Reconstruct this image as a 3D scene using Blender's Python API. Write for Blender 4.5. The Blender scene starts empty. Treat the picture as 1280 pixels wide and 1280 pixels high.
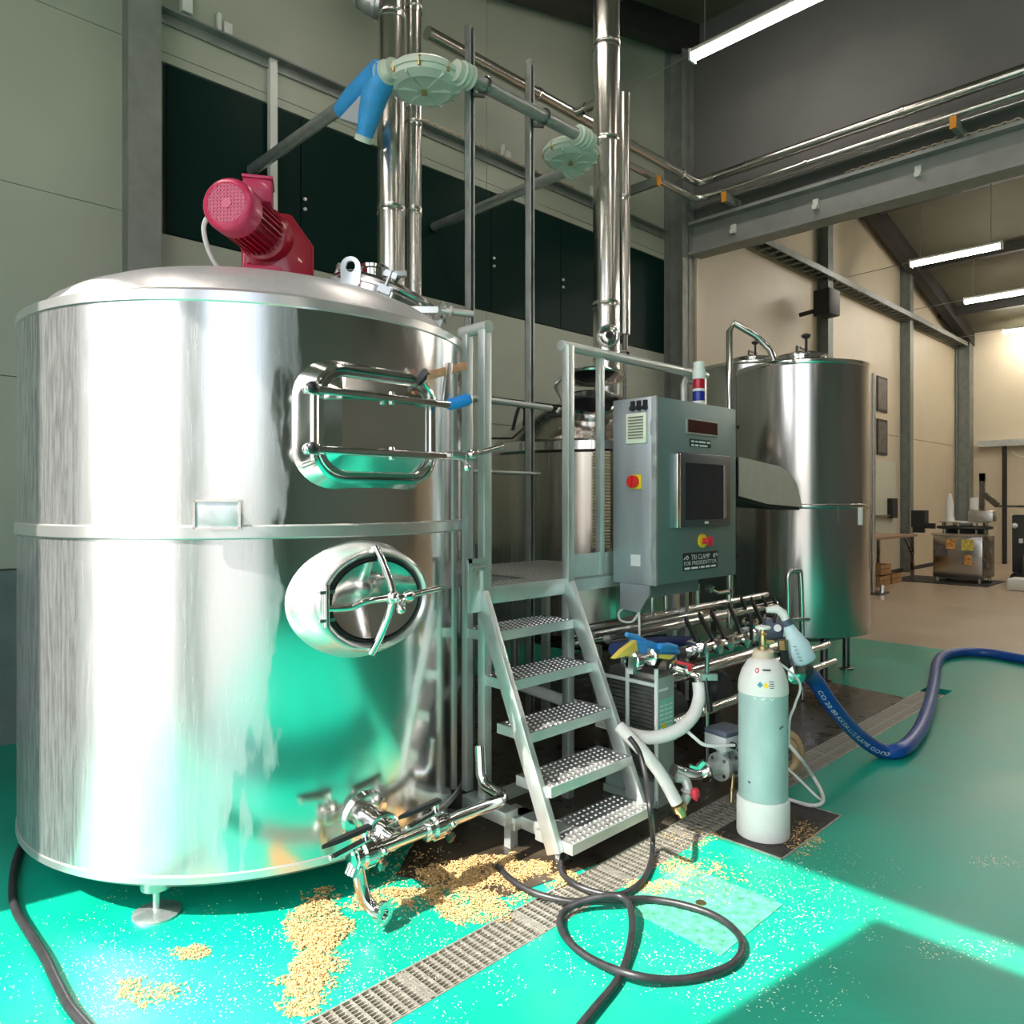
import bpy, bmesh, math, random
from mathutils import Vector, Matrix
random.seed(7)
C = bpy.context.scene.collection
S = bpy.context.scene
PI = math.pi
# ------------------------------------------------------------ camera, sky, sun, exposure
# x runs along the back wall (away, to the right), y runs towards the back wall, z up; photographer's eye at 0,0,1.5
FPX, HY = 930.0, 626.0
YAW = math.atan2(950, 930)
FW = (math.cos(YAW), math.sin(YAW)); RT = (math.sin(YAW), -math.cos(YAW))
cam = bpy.data.cameras.new('camera'); co = bpy.data.objects.new('camera', cam); C.objects.link(co)
co.location = (0, 0, 1.5); co.rotation_euler = (PI/2, 0, YAW-PI/2)
cam.sensor_width = 36; cam.lens = 36*FPX/1280; cam.shift_y = -(640-HY)/1280; cam.clip_start = .05; cam.clip_end = 300
S.camera = co
w = bpy.data.worlds.new('sky'); S.world = w; w.use_nodes = True
nt = w.node_tree; nt.nodes.clear()
sky = nt.nodes.new('ShaderNodeTexSky'); sky.sky_type = 'NISHITA'; sky.sun_disc = False
sky.sun_elevation = math.radians(47.2); sky.sun_rotation = math.radians(-78); sky.dust_density = 2.5; sky.air_density = 1.0
bg = nt.nodes.new('ShaderNodeBackground'); wo = nt.nodes.new('ShaderNodeOutputWorld')
hs = nt.nodes.new('ShaderNodeHueSaturation'); hs.inputs['Saturation'].default_value = .55
nt.links.new(sky.outputs[0], hs.inputs['Color']); nt.links.new(hs.outputs[0], bg.inputs[0]); nt.links.new(bg.outputs[0], wo.inputs[0])
bg.inputs[1].default_value = .36
sl = bpy.data.lights.new('sun', 'SUN'); so = bpy.data.objects.new('sun', sl); C.objects.link(so)
sl.energy = 9.5; sl.angle = math.radians(.5); sl.color = (1, .95, .87)
EL = math.radians(47.5); LD = Vector((.989*math.cos(EL), -.148*math.cos(EL), -math.sin(EL)))
so.rotation_euler = LD.to_track_quat('-Z', 'Y').to_euler(); so.location = (-6, 3, 9)
S.view_settings.view_transform = 'Standard'; S.view_settings.look = 'None'
S.view_settings.exposure = 0.48; S.view_settings.gamma = 1.0; S.view_settings.use_curve_mapping = False

# ------------------------------------------------------------ pixel helpers (pixel -> direction; distance from the plane touched)
def ray(px, py):
    x = (px-640)/FPX; y = (HY-py)/FPX
    return (FW[0]+RT[0]*x, FW[1]+RT[1]*x, y)
def atz(px, py, z=0.0):
    r = ray(px, py); t = (z-1.5)/r[2]; return Vector((r[0]*t, r[1]*t, z))
def onx(px, py, X):
    r = ray(px, py); t = X/r[0]; return Vector((X, r[1]*t, 1.5+r[2]*t))
def ony(px, py, Y):
    r = ray(px, py); t = Y/r[1]; return Vector((r[0]*t, Y, 1.5+r[2]*t))
def atd(px, py, d):
    r = ray(px, py); return Vector((r[0]*d, r[1]*d, 1.5+r[2]*d))

# ------------------------------------------------------------ materials
MATS = {}
def mat(name, col, rough=.5, metal=0.0, var=0.0, scale=4.0, stretch=(1, 1, 1), rvar=0.0, bump=0.0, bscale=40.0, coat=0.0, emit=None, estr=0.0, spec=.5, trans=0.0):
    m = bpy.data.materials.new(name); m.use_nodes = True; t = m.node_tree; n = t.nodes; l = t.links
    p = n['Principled BSDF']
    p.inputs['Base Color'].default_value = (*col, 1); p.inputs['Roughness'].default_value = rough
    p.inputs['Metallic'].default_value = metal; p.inputs['Coat Weight'].default_value = coat
    p.inputs['Specular IOR Level'].default_value = spec
    p.inputs['Transmission Weight'].default_value = trans
    if emit:
        p.inputs['Emission Color'].default_value = (*emit, 1); p.inputs['Emission Strength'].default_value = estr
    if var or rvar or bump:
        g = n.new('ShaderNodeTexCoord'); mp = n.new('ShaderNodeMapping'); mp.inputs['Scale'].default_value = stretch
        l.new(g.outputs['Object'], mp.inputs[0])
        no = n.new('ShaderNodeTexNoise'); no.inputs['Scale'].default_value = scale; no.inputs['Detail'].default_value = 5
        l.new(mp.outputs[0], no.inputs['Vector'])
        if var:
            cr = n.new('ShaderNodeValToRGB'); e = cr.color_ramp.elements
            e[0].position = .3; e[1].position = .7
            e[0].color = (*[max(0, c*(1-var)) for c in col], 1); e[1].color = (*[min(1, c*(1+var)) for c in col], 1)
            l.new(no.outputs[0], cr.inputs[0]); l.new(cr.outputs[0], p.inputs['Base Color'])
        if rvar:
            mr = n.new('ShaderNodeMapRange'); mr.inputs[1].default_value = .3; mr.inputs[2].default_value = .7
            mr.inputs[3].default_value = max(.02, rough-rvar); mr.inputs[4].default_value = min(1, rough+rvar)
            l.new(no.outputs[0], mr.inputs[0]); l.new(mr.outputs[0], p.inputs['Roughness'])
        if bump:
            n2 = n.new('ShaderNodeTexNoise'); n2.inputs['Scale'].default_value = bscale; n2.inputs['Detail'].default_value = 3
            l.new(mp.outputs[0], n2.inputs['Vector'])
            b = n.new('ShaderNodeBump'); b.inputs['Strength'].default_value = bump; b.inputs['Distance'].default_value = .01
            l.new(n2.outputs[0], b.inputs['Height']); l.new(b.outputs[0], p.inputs['Normal'])
    MATS[name] = m; return m
steel = mat('brushed_steel', (.54, .53, .52), .2, 1, var=.03, scale=3, stretch=(9, 9, .3), rvar=.025)
steel_pipe = mat('pipe_steel', (.70, .69, .66), .22, 1)
steel_bright = mat('polished_steel', (.78, .77, .75), .13, 1, rvar=.05, scale=8)
steel_satin = mat('satin_steel', (.62, .62, .60), .36, 1, var=.1, scale=9, rvar=.1)
steel_dark = mat('dark_steel', (.22, .21, .20), .3, 1, var=.2, scale=6, rvar=.1)
steel_warm = mat('kettle_steel', (.58, .53, .47), .22, 1, var=.08, scale=3, stretch=(12, 12, .5), rvar=.06)
galv = mat('galvanised', (.55, .58, .58), .42, .85, var=.12, scale=14, rvar=.12)
stairm = mat('stair_metal', (.66, .70, .68), .38, .75, var=.06, scale=12, rvar=.08)
studm = mat('tread_stud', (.72, .72, .70), .3, 1)
deckm = mat('tread_plate', (.40, .40, .38), .45, .75, var=.25, scale=20, rvar=.1)
flue = mat('flue_steel', (.72, .70, .66), .24, 1)
rimm = mat('dusty_rim', (.74, .73, .72), .28, .84)
blackm = mat('black_plastic', (.012, .012, .014), .35)
blackmat = mat('matt_black', (.02, .02, .02), .6)
rubber = mat('black_rubber', (.018, .018, .02), .42, var=.4, scale=20)
colm = mat('column_steel', (.25, .27, .25), .55, .2, var=.15, scale=6)
beamm = mat('beam_grey', (.30, .31, .30), .5, .1, var=.1, scale=4)
partm = mat('partition_grey', (.135, .135, .13), .6, var=.06, scale=2)
wallg = mat('wall_grey', (.24, .25, .23), .5, var=.05, scale=2)
wallm = mat('wall_panel', (.42, .455, .37), .45, var=.04, scale=2, bump=.02, bscale=60)
wallb = mat('wall_panel_beige', (.66, .57, .42), .5, var=.03, scale=2)
upst = mat('concrete_upstand', (.16, .21, .20), .6, var=.15, scale=5)
ceil = mat('ceiling_olive', (.13, .125, .085), .7, var=.08, scale=2)
raft = mat('rafter_dark', (.035, .033, .03), .6)
paneg = mat('tinted_pane', (.003, .022, .017), .4, 0, spec=.08)
redm = mat('red_enamel', (.42, .008, .035), .28, coat=.4)
redp = mat('pink_red_cowl', (.55, .03, .10), .35, coat=.2)
hole = mat('dark_hole', (.01, .008, .01), .8)
whitep = mat('white_plastic', (.78, .80, .76), .4)
palegr = mat('pale_green_plastic', (.66, .74, .64), .4, var=.05, scale=8)
bluep = mat('blue_plastic', (.02, .22, .62), .38, var=.12, scale=12)
bluet = mat('blue_tape', (.05, .38, .85), .45, var=.1, scale=15)
greyt = mat('pale_patch', (.50, .55, .60), .5)
cabf = mat('cabinet_front', (.15, .215, .215), .42, .35, var=.06, scale=3, rvar=.06)
cabs = mat('cabinet_side', (.42, .44, .47), .42, .55, var=.08, scale=10, stretch=(1, 1, .3), rvar=.08)
cream = mat('cream_plastic', (.80, .80, .66), .45)
creamd = mat('cream_slot', (.20, .20, .15), .6)
screenm = mat('screen_glass', (.018, .019, .028), .18)
bezel = mat('screen_bezel', (.05, .052, .06), .35)
redsw = mat('switch_red', (.70, .02, .02), .35)
yellow = mat('signal_yellow', (.85, .60, .02), .4)
orange = mat('orange_cap', (.85, .32, .02), .4)
dred = mat('dark_red_display', (.05, .008, .005), .2)
bluebe = mat('beacon_blue', (.012, .03, .28), .25)
redbe = mat('beacon_red', (.48, .01, .03), .25)
plaqm = mat('plaque_black', (.008, .02, .022), .3)
lett = mat('lettering_white', (.75, .80, .78), .5)
lettd = mat('lettering_dark', (.04, .04, .05), .5)
paper = mat('label_paper', (.72, .73, .72), .6)
copper = mat('orange_clamp_bar', (.62, .30, .17), .5, .2, var=.2, scale=20)
gasw = mat('gas_white', (.72, .72, .69), .42, var=.05, scale=12)
gasg = mat('gas_grey_green', (.38, .52, .50), .38, var=.12, scale=9, stretch=(1, 1, .5))
brass = mat('brass', (.62, .45, .22), .3, 1)
hoseb = mat('blue_hose', (.006, .065, .30), .3, var=.15, scale=10)
hosew = mat('white_hose', (.74, .73, .70), .4, var=.06, scale=14)
hoset = mat('tan_hose', (.42, .28, .15), .5)
bottle = mat('spray_bottle', (.58, .74, .80), .3)
glovey = mat('glove_yellow', (.80, .62, .10), .5)
gloveb = mat('glove_blue', (.04, .30, .72), .5, var=.15, scale=30)
hxend = mat('exchanger_end_plate', (.34, .45, .40), .4, .2, var=.06, scale=5)
hxlab = mat('exchanger_label', (.22, .62, .48), .5)
hxpl = mat('exchanger_plate', (.28, .28, .26), .4, .9, var=.2, scale=18)
boxgrey = mat('terminal_box', (.55, .58, .58), .4)
boxlid = mat('terminal_lid', (.09, .11, .15), .35)
cast = mat('cast_grey', (.50, .53, .51), .42, .5, var=.1, scale=20)
motord = mat('pump_motor_dark', (.05, .055, .055), .4)
redh = mat('red_handle', (.60, .03, .05), .4)
beigef = mat('beige_floor', (.42, .325, .225), .38, var=.06, scale=1.2, rvar=.08)
pitm = mat('pit_dirty', (.05, .032, .02), .7, var=.5, scale=18)
gratem = mat('grate_steel', (.50, .48, .42), .4, .75, var=.25, scale=30)
wood = mat('wood', (.42, .24, .10), .6, var=.2, scale=6)
wooddk = mat('table_top_wood', (.34, .22, .13), .5, var=.15, scale=6)
grainm = mat('spent_grain', (.52, .34, .14), .75, var=.45, scale=70)
flakem = mat('pale_flakes', (.80, .74, .55), .7)
tubem = mat('fluorescent_tube', (1, 1, 1), .4, emit=(1, .93, .82), estr=52)
tubew = mat('fluorescent_tube_warm', (1, 1, 1), .4, emit=(1, .90, .80), estr=22)
lampb = mat('lamp_body', (.62, .60, .57), .4)
conc = mat('yard_concrete', (.21, .205, .20), .8, var=.1, scale=2)
posterm = mat('poster_dark', (.10, .085, .09), .4, var=.5, scale=5)
stick = mat('sticker_orange', (.75, .33, .08), .5, var=.5, scale=22)
sticky = mat('sticker_yellow', (.78, .60, .12), .5, var=.4, scale=22)
wirem = mat('wire_grey', (.30, .30, .30), .5)
chainm = mat('beige_chain', (.68, .55, .42), .5)

def tank_shell_material():
    m = bpy.data.materials.new('tank_shell'); m.use_nodes = True; t = m.node_tree; n = t.nodes; l = t.links
    p = n['Principled BSDF']
    tc = n.new('ShaderNodeTexCoord'); sep = n.new('ShaderNodeSeparateXYZ'); l.new(tc.outputs['Object'], sep.inputs[0])
    # limescale film with an irregular dried-water edge on one side of the shell
    mp = n.new('ShaderNodeMapping'); mp.inputs['Scale'].default_value = (5, 5, 1.1); l.new(tc.outputs['Object'], mp.inputs[0])
    no = n.new('ShaderNodeTexNoise'); no.inputs['Scale'].default_value = 2.2; no.inputs['Detail'].default_value = 6; l.new(mp.outputs[0], no.inputs['Vector'])
    a = math.radians(-158)
    dx = n.new('ShaderNodeMath'); dx.operation = 'MULTIPLY'; dx.inputs[1].default_value = math.cos(a)/.983; l.new(sep.outputs[0], dx.inputs[0])
    dy = n.new('ShaderNodeMath'); dy.operation = 'MULTIPLY_ADD'; dy.inputs[1].default_value = math.sin(a)/.983; l.new(sep.outputs[1], dy.inputs[0]); l.new(dx.outputs[0], dy.inputs[2])
    ad = n.new('ShaderNodeMath'); ad.operation = 'MULTIPLY_ADD'; ad.inputs[1].default_value = .42; l.new(no.outputs[0], ad.inputs[0]); l.new(dy.outputs[0], ad.inputs[2])
    zz = n.new('ShaderNodeMath'); zz.operation = 'MULTIPLY_ADD'; zz.inputs[1].default_value = .075; l.new(sep.outputs[2], zz.inputs[0]); l.new(ad.outputs[0], zz.inputs[2])
    ms = n.new('ShaderNodeMapRange'); ms.inputs[1].default_value = .995; ms.inputs[2].default_value = 1.02; l.new(zz.outputs[0], ms.inputs[0])
    # vertical streaks
    mp2 = n.new('ShaderNodeMapping'); mp2.inputs['Scale'].default_value = (40, 40, 3); l.new(tc.outputs['Object'], mp2.inputs[0])
    n2 = n.new('ShaderNodeTexNoise'); n2.inputs['Scale'].default_value = 2.0; n2.inputs['Detail'].default_value = 7; n2.inputs['Roughness'].default_value = .7; l.new(mp2.outputs[0], n2.inputs['Vector'])
    st = n.new('ShaderNodeMapRange'); st.inputs[1].default_value = .35; st.inputs[2].default_value = .72; st.inputs[3].default_value = .55; st.inputs[4].default_value = 1.0; l.new(n2.outputs[0], st.inputs[0])
    fm = n.new('ShaderNodeMath'); fm.operation = 'MULTIPLY'; l.new(ms.outputs[0], fm.inputs[0]); l.new(st.outputs[0], fm.inputs[1])
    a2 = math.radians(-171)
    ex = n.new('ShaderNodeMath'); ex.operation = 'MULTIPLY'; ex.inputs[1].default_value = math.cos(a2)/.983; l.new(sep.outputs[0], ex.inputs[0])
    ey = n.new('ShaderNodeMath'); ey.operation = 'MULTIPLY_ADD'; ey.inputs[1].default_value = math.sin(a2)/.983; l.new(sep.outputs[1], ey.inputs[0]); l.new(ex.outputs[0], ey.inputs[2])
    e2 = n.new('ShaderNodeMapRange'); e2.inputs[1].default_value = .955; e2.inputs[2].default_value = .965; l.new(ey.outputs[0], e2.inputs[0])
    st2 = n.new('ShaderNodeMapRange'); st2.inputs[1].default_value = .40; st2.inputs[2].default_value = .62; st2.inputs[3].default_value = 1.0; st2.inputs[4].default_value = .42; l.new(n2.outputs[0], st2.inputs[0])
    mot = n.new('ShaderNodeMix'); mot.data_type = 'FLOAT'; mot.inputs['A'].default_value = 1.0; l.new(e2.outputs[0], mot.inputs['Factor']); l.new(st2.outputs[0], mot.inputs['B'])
    me = n.new('ShaderNodeMapRange'); me.inputs[3].default_value = 1.0; me.inputs[4].default_value = .70; l.new(fm.outputs[0], me.inputs[0]); l.new(me.outputs[0], p.inputs['Metallic'])
    ro = n.new('ShaderNodeMapRange'); ro.inputs[3].default_value = .15; ro.inputs[4].default_value = .24; l.new(fm.outputs[0], ro.inputs[0]); l.new(ro.outputs[0], p.inputs['Roughness'])
    mc = n.new('ShaderNodeMix'); mc.data_type = 'RGBA'; mc.inputs['A'].default_value = (.74, .74, .72, 1); mc.inputs['B'].default_value = (.66, .65, .66, 1)
    l.new(fm.outputs[0], mc.inputs[0])
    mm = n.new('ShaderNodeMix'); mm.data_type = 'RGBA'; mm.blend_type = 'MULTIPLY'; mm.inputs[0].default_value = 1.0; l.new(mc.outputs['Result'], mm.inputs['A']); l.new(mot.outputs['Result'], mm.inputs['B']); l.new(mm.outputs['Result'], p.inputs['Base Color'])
    return m
shellm = tank_shell_material()

def floor_material():
    m = bpy.data.materials.new('green_epoxy'); m.use_nodes = True; t = m.node_tree; n = t.nodes; l = t.links
    p = n['Principled BSDF']
    g = n.new('ShaderNodeNewGeometry')
    no = n.new('ShaderNodeTexNoise'); no.inputs['Scale'].default_value = 1.6; no.inputs['Detail'].default_value = 6; l.new(g.outputs['Position'], no.inputs['Vector'])
    cr = n.new('ShaderNodeValToRGB'); e = cr.color_ramp.elements; e[0].position = .32; e[1].position = .72
    e[0].color = (.000, .26, .172, 1); e[1].color = (.001, .36, .24, 1); l.new(no.outputs[0], cr.inputs[0])
    # scuffed, faded patches worn into the coating
    n2 = n.new('ShaderNodeTexNoise'); n2.inputs['Scale'].default_value = .55; n2.inputs['Detail'].default_value = 8; n2.inputs['Roughness'].default_value = .65; l.new(g.outputs['Position'], n2.inputs['Vector'])
    mr = n.new('ShaderNodeMapRange'); mr.inputs[1].default_value = .52; mr.inputs[2].default_value = .72; mr.inputs[4].default_value = .22; l.new(n2.outputs[0], mr.inputs[0])
    mx = n.new('ShaderNodeMix'); mx.data_type = 'RGBA'; mx.inputs['B'].default_value = (.10, .33, .24, 1); l.new(mr.outputs[0], mx.inputs[0]); l.new(cr.outputs[0], mx.inputs['A'])
    l.new(mx.outputs['Result'], p.inputs['Base Color'])
    r2 = n.new('ShaderNodeMapRange'); r2.inputs[3].default_value = .22; r2.inputs[4].default_value = .5; l.new(no.outputs[0], r2.inputs[0]); l.new(r2.outputs[0], p.inputs['Roughness'])
    n3 = n.new('ShaderNodeTexNoise'); n3.inputs['Scale'].default_value = 60; l.new(g.outputs['Position'], n3.inputs['Vector'])
    b = n.new('ShaderNodeBump'); b.inputs['Strength'].default_value = .08; b.inputs['Distance'].default_value = .004; l.new(n3.outputs[0], b.inputs['Height']); l.new(b.outputs[0], p.inputs['Normal'])
    return m
floorm = floor_material()

# ------------------------------------------------------------ mesh builder
def V3(*a): return Vector(a[0]) if len(a) == 1 else Vector(a)
def frame_of(d):
    d = d.normalized(); u = d.cross(Vector((0, 0, 1)))
    if u.length < 1e-4: u = Vector((1, 0, 0))
    u.normalize(); return u, d.cross(u).normalized()
class MB:
    def __init__(s): s.v = []; s.f = []
    def add(s, vs, fs):
        b = len(s.v); s.v += [Vector(x) for x in vs]; s.f += [[i+b for i in q] for q in fs]; return s
    def box(s, x0, x1, y0, y1, z0, z1):
        x0, x1 = min(x0, x1), max(x0, x1); y0, y1 = min(y0, y1), max(y0, y1); z0, z1 = min(z0, z1), max(z0, z1)
        return s.add([(x0, y0, z0), (x1, y0, z0), (x1, y1, z0), (x0, y1, z0), (x0, y0, z1), (x1, y0, z1), (x1, y1, z1), (x0, y1, z1)],
                     [(0, 3, 2, 1), (4, 5, 6, 7), (0, 1, 5, 4), (1, 2, 6, 5), (2, 3, 7, 6), (3, 0, 4, 7)])
    def obox(s, c, ax, ay, az, hx, hy, hz):
        c = Vector(c); ax = Vector(ax).normalized()*hx; ay = Vector(ay).normalized()*hy; az = Vector(az).normalized()*hz
        P = [c+i*ax+j*ay+k*az for k in (-1, 1) for (i, j) in ((-1, -1), (1, -1), (1, 1), (-1, 1))]
        return s.add(P, [(0, 3, 2, 1), (4, 5, 6, 7), (0, 1, 5, 4), (1, 2, 6, 5), (2, 3, 7, 6), (3, 0, 4, 7)])
    def bar(s, p, q, wd, ht, up=(0, 0, 1)):
        p = Vector(p); q = Vector(q); d = q-p; u = d.cross(Vector(up))
        if u.length < 1e-5: u = Vector((1, 0, 0))
        u.normalize(); n = u.cross(d).normalized()
        return s.obox((p+q)/2, d, u, n, d.length/2, wd/2, ht/2)
    def cyl(s, p, q, r, r2=None, n=18, caps=True):
        p = Vector(p); q = Vector(q); r2 = r if r2 is None else r2; u, v = frame_of(q-p)
        vs = []
        for c, rr in ((p, r), (q, r2)):
            for i in range(n):
                a = 2*PI*i/n; vs.append(c+(u*math.cos(a)+v*math.sin(a))*rr)
        fs = [(i, (i+1) % n, n+(i+1) % n, n+i) for i in range(n)]
        if caps: fs += [tuple(range(n-1, -1, -1)), tuple(range(n, 2*n))]
        return s.add(vs, fs)
    def tube(s, path, r, n=10, caps=True):
        P = [Vector(x) for x in path]; k = len(P); R_ = r if isinstance(r, (list, tuple)) else [r]*k
        tang = []
        for i in range(k):
            a = P[max(0, i-1)]; b = P[min(k-1, i+1)]; tang.append((b-a).normalized())
        u, v = frame_of(tang[0]); vs = []
        for i in range(k):
            if i:
                ax = tang[i-1].cross(tang[i])
                if ax.length > 1e-7:
                    m = Matrix.Rotation(tang[i-1].angle(tang[i]), 3, ax.normalized()); u = m @ u; v = m @ v
            for j in range(n):
                a = 2*PI*j/n; vs.append(P[i]+(u*math.cos(a)+v*math.sin(a))*R_[i])
        fs = [(i*n+j, i*n+(j+1) % n, (i+1)*n+(j+1) % n, (i+1)*n+j) for i in range(k-1) for j in range(n)]
        if caps: fs += [tuple(range(n-1, -1, -1)), tuple(range((k-1)*n, k*n))]
        return s.add(vs, fs)
    def lathe(s, prof, org, axis=(0, 0, 1), n=48, a0=0, a1=2*PI):
        org = Vector(org); axis = Vector(axis).normalized()
        if abs(axis.z) > .999: u = Vector((1, 0, 0)); v = Vector((0, 1, 0))*(1 if axis.z > 0 else -1)
        else: u, v = frame_of(axis)
        full = abs(a1-a0-2*PI) < 1e-6; m = n if full else n+1; vs = []
        for (r, h) in prof:
            for i in range(m):
                a = a0+(a1-a0)*i/n; vs.append(org+axis*h+(u*math.cos(a)+v*math.sin(a))*r)
        fs = []
        for k in range(len(prof)-1):
            for i in range(n):
                j = (i+1) % m; fs.append((k*m+i, k*m+j, (k+1)*m+j, (k+1)*m+i))
        if full:
            if prof[0][0] > 1e-6: fs.append(tuple(range(m-1, -1, -1)))
            if prof[-1][0] > 1e-6: fs.append(tuple(range((len(prof)-1)*m, len(prof)*m)))
        return s.add(vs, fs)
    def ring(s, r0, r1, z0, z1, org, axis=(0, 0, 1), n=48):
        org = Vector(org)
        return s.lathe_closed([(r0, z0), (r1, z0), (r1, z1), (r0, z1)], org, axis, n)
    def lathe_closed(s, prof, org, axis=(0, 0, 1), n=48):
        org = Vector(org); axis = Vector(axis).normalized()
        if abs(axis.z) > .999: u = Vector((1, 0, 0)); v = Vector((0, 1, 0))
        else: u, v = frame_of(axis)
        k = len(prof); vs = [org+axis*h+(u*math.cos(2*PI*i/n)+v*math.sin(2*PI*i/n))*r for (r, h) in prof for i in range(n)]
        fs = [(a*n+i, a*n+(i+1) % n, ((a+1) % k)*n+(i+1) % n, ((a+1) % k)*n+i) for a in range(k) for i in range(n)]
        return s.add(vs, fs)
    def torus(s, c, axis, R0, r, n=32, m=8):
        return s.lathe_closed([(R0+r*math.cos(2*PI*i/m), r*math.sin(2*PI*i/m)) for i in range(m)], c, axis, n)
    def prism(s, poly, vec):
        P = [Vector(x) for x in poly]; vec = Vector(vec); k = len(P)
        return s.add(P+[x+vec for x in P], [tuple(range(k-1, -1, -1)), tuple(range(k, 2*k))]+[(i, (i+1) % k, k+(i+1) % k, k+i) for i in range(k)])
    def ball(s, c, r, n=12, m=8):
        c = Vector(c); rr = r if isinstance(r, (tuple, list)) else (r, r, r)
        vs = [c+Vector((0, 0, rr[2]))]
        for i in range(1, m):
            a = PI*i/m
            for j in range(n):
                b = 2*PI*j/n; vs.append(c+Vector((rr[0]*math.sin(a)*math.cos(b), rr[1]*math.sin(a)*math.sin(b), rr[2]*math.cos(a))))
        vs.append(c-Vector((0, 0, rr[2]))); fs = [(0, 1+j, 1+(j+1) % n) for j in range(n)]
        for i in range(m-2):
            for j in range(n): fs.append((1+i*n+j, 1+(i+1)*n+j, 1+(i+1)*n+(j+1) % n, 1+i*n+(j+1) % n))
        e = len(vs)-1; fs += [(e, 1+(m-2)*n+(j+1) % n, 1+(m-2)*n+j) for j in range(n)]
        return s.add(vs, fs)
    def loft(s, rings, closed=True, cap0=False, cap1=False):
        k = len(rings[0]); b = [x for r in rings for x in r]; fs = []
        for i in range(len(rings)-1):
            for j in range(k if closed else k-1): fs.append((i*k+j, i*k+(j+1) % k, (i+1)*k+(j+1) % k, (i+1)*k+j))
        if cap0: fs.append(tuple(range(k-1, -1, -1)))
        if cap1: fs.append(tuple(range((len(rings)-1)*k, len(rings)*k)))
        return s.add(b, fs)
    def mesh(s, name, org, bev=0, seg=2, ang=38):
        me = bpy.data.meshes.new(name); o = Vector(org)
        me.from_pydata([tuple(x-o) for x in s.v], [], s.f); me.update()
        bm = bmesh.new(); bm.from_mesh(me)
        bmesh.ops.recalc_face_normals(bm, faces=bm.faces)
        if bev:
            ed = [e for e in bm.edges if len(e.link_faces) == 2 and e.calc_face_angle(0) > math.radians(40)]
            bmesh.ops.bevel(bm, geom=ed, offset=bev, segments=seg, affect='EDGES', profile=.5)
        bm.to_mesh(me); bm.free()
        me.polygons.foreach_set('use_smooth', [True]*len(me.polygons)); me.set_sharp_from_angle(angle=math.radians(ang)); me.update()
        return me
ORG = {}
def tag(o, label=None, cat=None, group=None, kind=None):
    if label: o['label'] = label
    if cat: o['category'] = cat
    if group: o['group'] = group
    if kind: o['kind'] = kind
    return o
def link(name, me, m, org, parent=None):
    o = bpy.data.objects.new(name, me); C.objects.link(o)
    if m is not None and me is not None and not me.materials: me.materials.append(m)
    org = Vector(org); ORG[o.name] = org
    if parent is not None: o.parent = parent; o.location = org-ORG[parent.name]
    else: o.location = org
    return o
def obj(name, mb, m, parent=None, bev=0, seg=2, ang=38, org=None, label=None, kind=None):
    if org is None:
        if parent is not None: org = ORG[parent.name]
        else:
            xs = [v.x for v in mb.v]; ys = [v.y for v in mb.v]; zs = [v.z for v in mb.v]
            org = Vector(((min(xs)+max(xs))/2, (min(ys)+max(ys))/2, min(zs)))
    o = link(name, mb.mesh(name, org, bev, seg, ang), m, org, parent)
    if label: o['label'] = label
    if kind: o['kind'] = kind
    return o
def thing(name, label, cat, loc, group=None):
    o = bpy.data.objects.new(name, None); C.objects.link(o); o.location = loc; ORG[o.name] = Vector(loc); o.empty_display_size = .1
    return tag(o, label, cat, group)
def solo(name, mb, m, label, cat, group=None, **k): return tag(obj(name, mb, m, **k), label, cat, group)
def struct(name, mb, m, **k): return tag(obj(name, mb, m, **k), kind='structure')
def copy_tree(o, delta, parent=None):
    c = o.copy(); C.objects.link(c); ORG[c.name] = ORG[o.name]+Vector(delta)
    if parent is None: c.location = o.location+Vector(delta)
    else: c.parent = parent
    for ch in o.children: copy_tree(ch, delta, c)
    return c
def spline(P, k=8):
    P = [Vector(p) for p in P]; out = []
    for i in range(len(P)-1):
        p0 = P[max(0, i-1)]; p1 = P[i]; p2 = P[i+1]; p3 = P[min(len(P)-1, i+2)]
        for j in range(k):
            t = j/k; out.append(.5*((2*p1)+(p2-p0)*t+(2*p0-5*p1+4*p2-p3)*t*t+(3*p1-p0-3*p2+p3)*t**3))
    out.append(P[-1]); return out
def text_mesh(body, size):
    cu = bpy.data.curves.new('t', 'FONT'); cu.body = body; cu.size = size; cu.align_x = 'LEFT'; cu.resolution_u = 2
    o = bpy.data.objects.new('t', cu); C.objects.link(o); dg = bpy.context.evaluated_depsgraph_get()
    me = bpy.data.meshes.new_from_object(o.evaluated_get(dg)); bpy.data.objects.remove(o); bpy.data.curves.remove(cu)
    vs = [v.co.copy() for v in me.vertices]; fs = [list(p.vertices) for p in me.polygons]; bpy.data.meshes.remove(me)
    return vs, fs
def text_on(mb, body, org, ax, ay, width=None, height=.02):
    vs, fs = text_mesh(body, 1.0); x1 = max(v.x for v in vs); x0 = min(v.x for v in vs); y0 = min(v.y for v in vs); y1 = max(v.y for v in vs)
    sx = (width/(x1-x0)) if width else height/(y1-y0); sy = height/(y1-y0); ax = Vector(ax); ay = Vector(ay); org = Vector(org)
    mb.add([org+ax*((v.x-x0)*sx)+ay*((v.y-y0)*sy) for v in vs], fs)

# ============================================================ SETTING
XD = -1.2           # wall with the big door, behind and left of the photographer
XP = 8.37           # partition line between the two halls
YW = 5.5            # back wall
XE = 21.0           # far end wall
YN = -8.0
def roofz(x): return 7.6+.25*(x-8.4) if x < 10.2 else 8.05-.225*(x-10.2)
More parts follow.
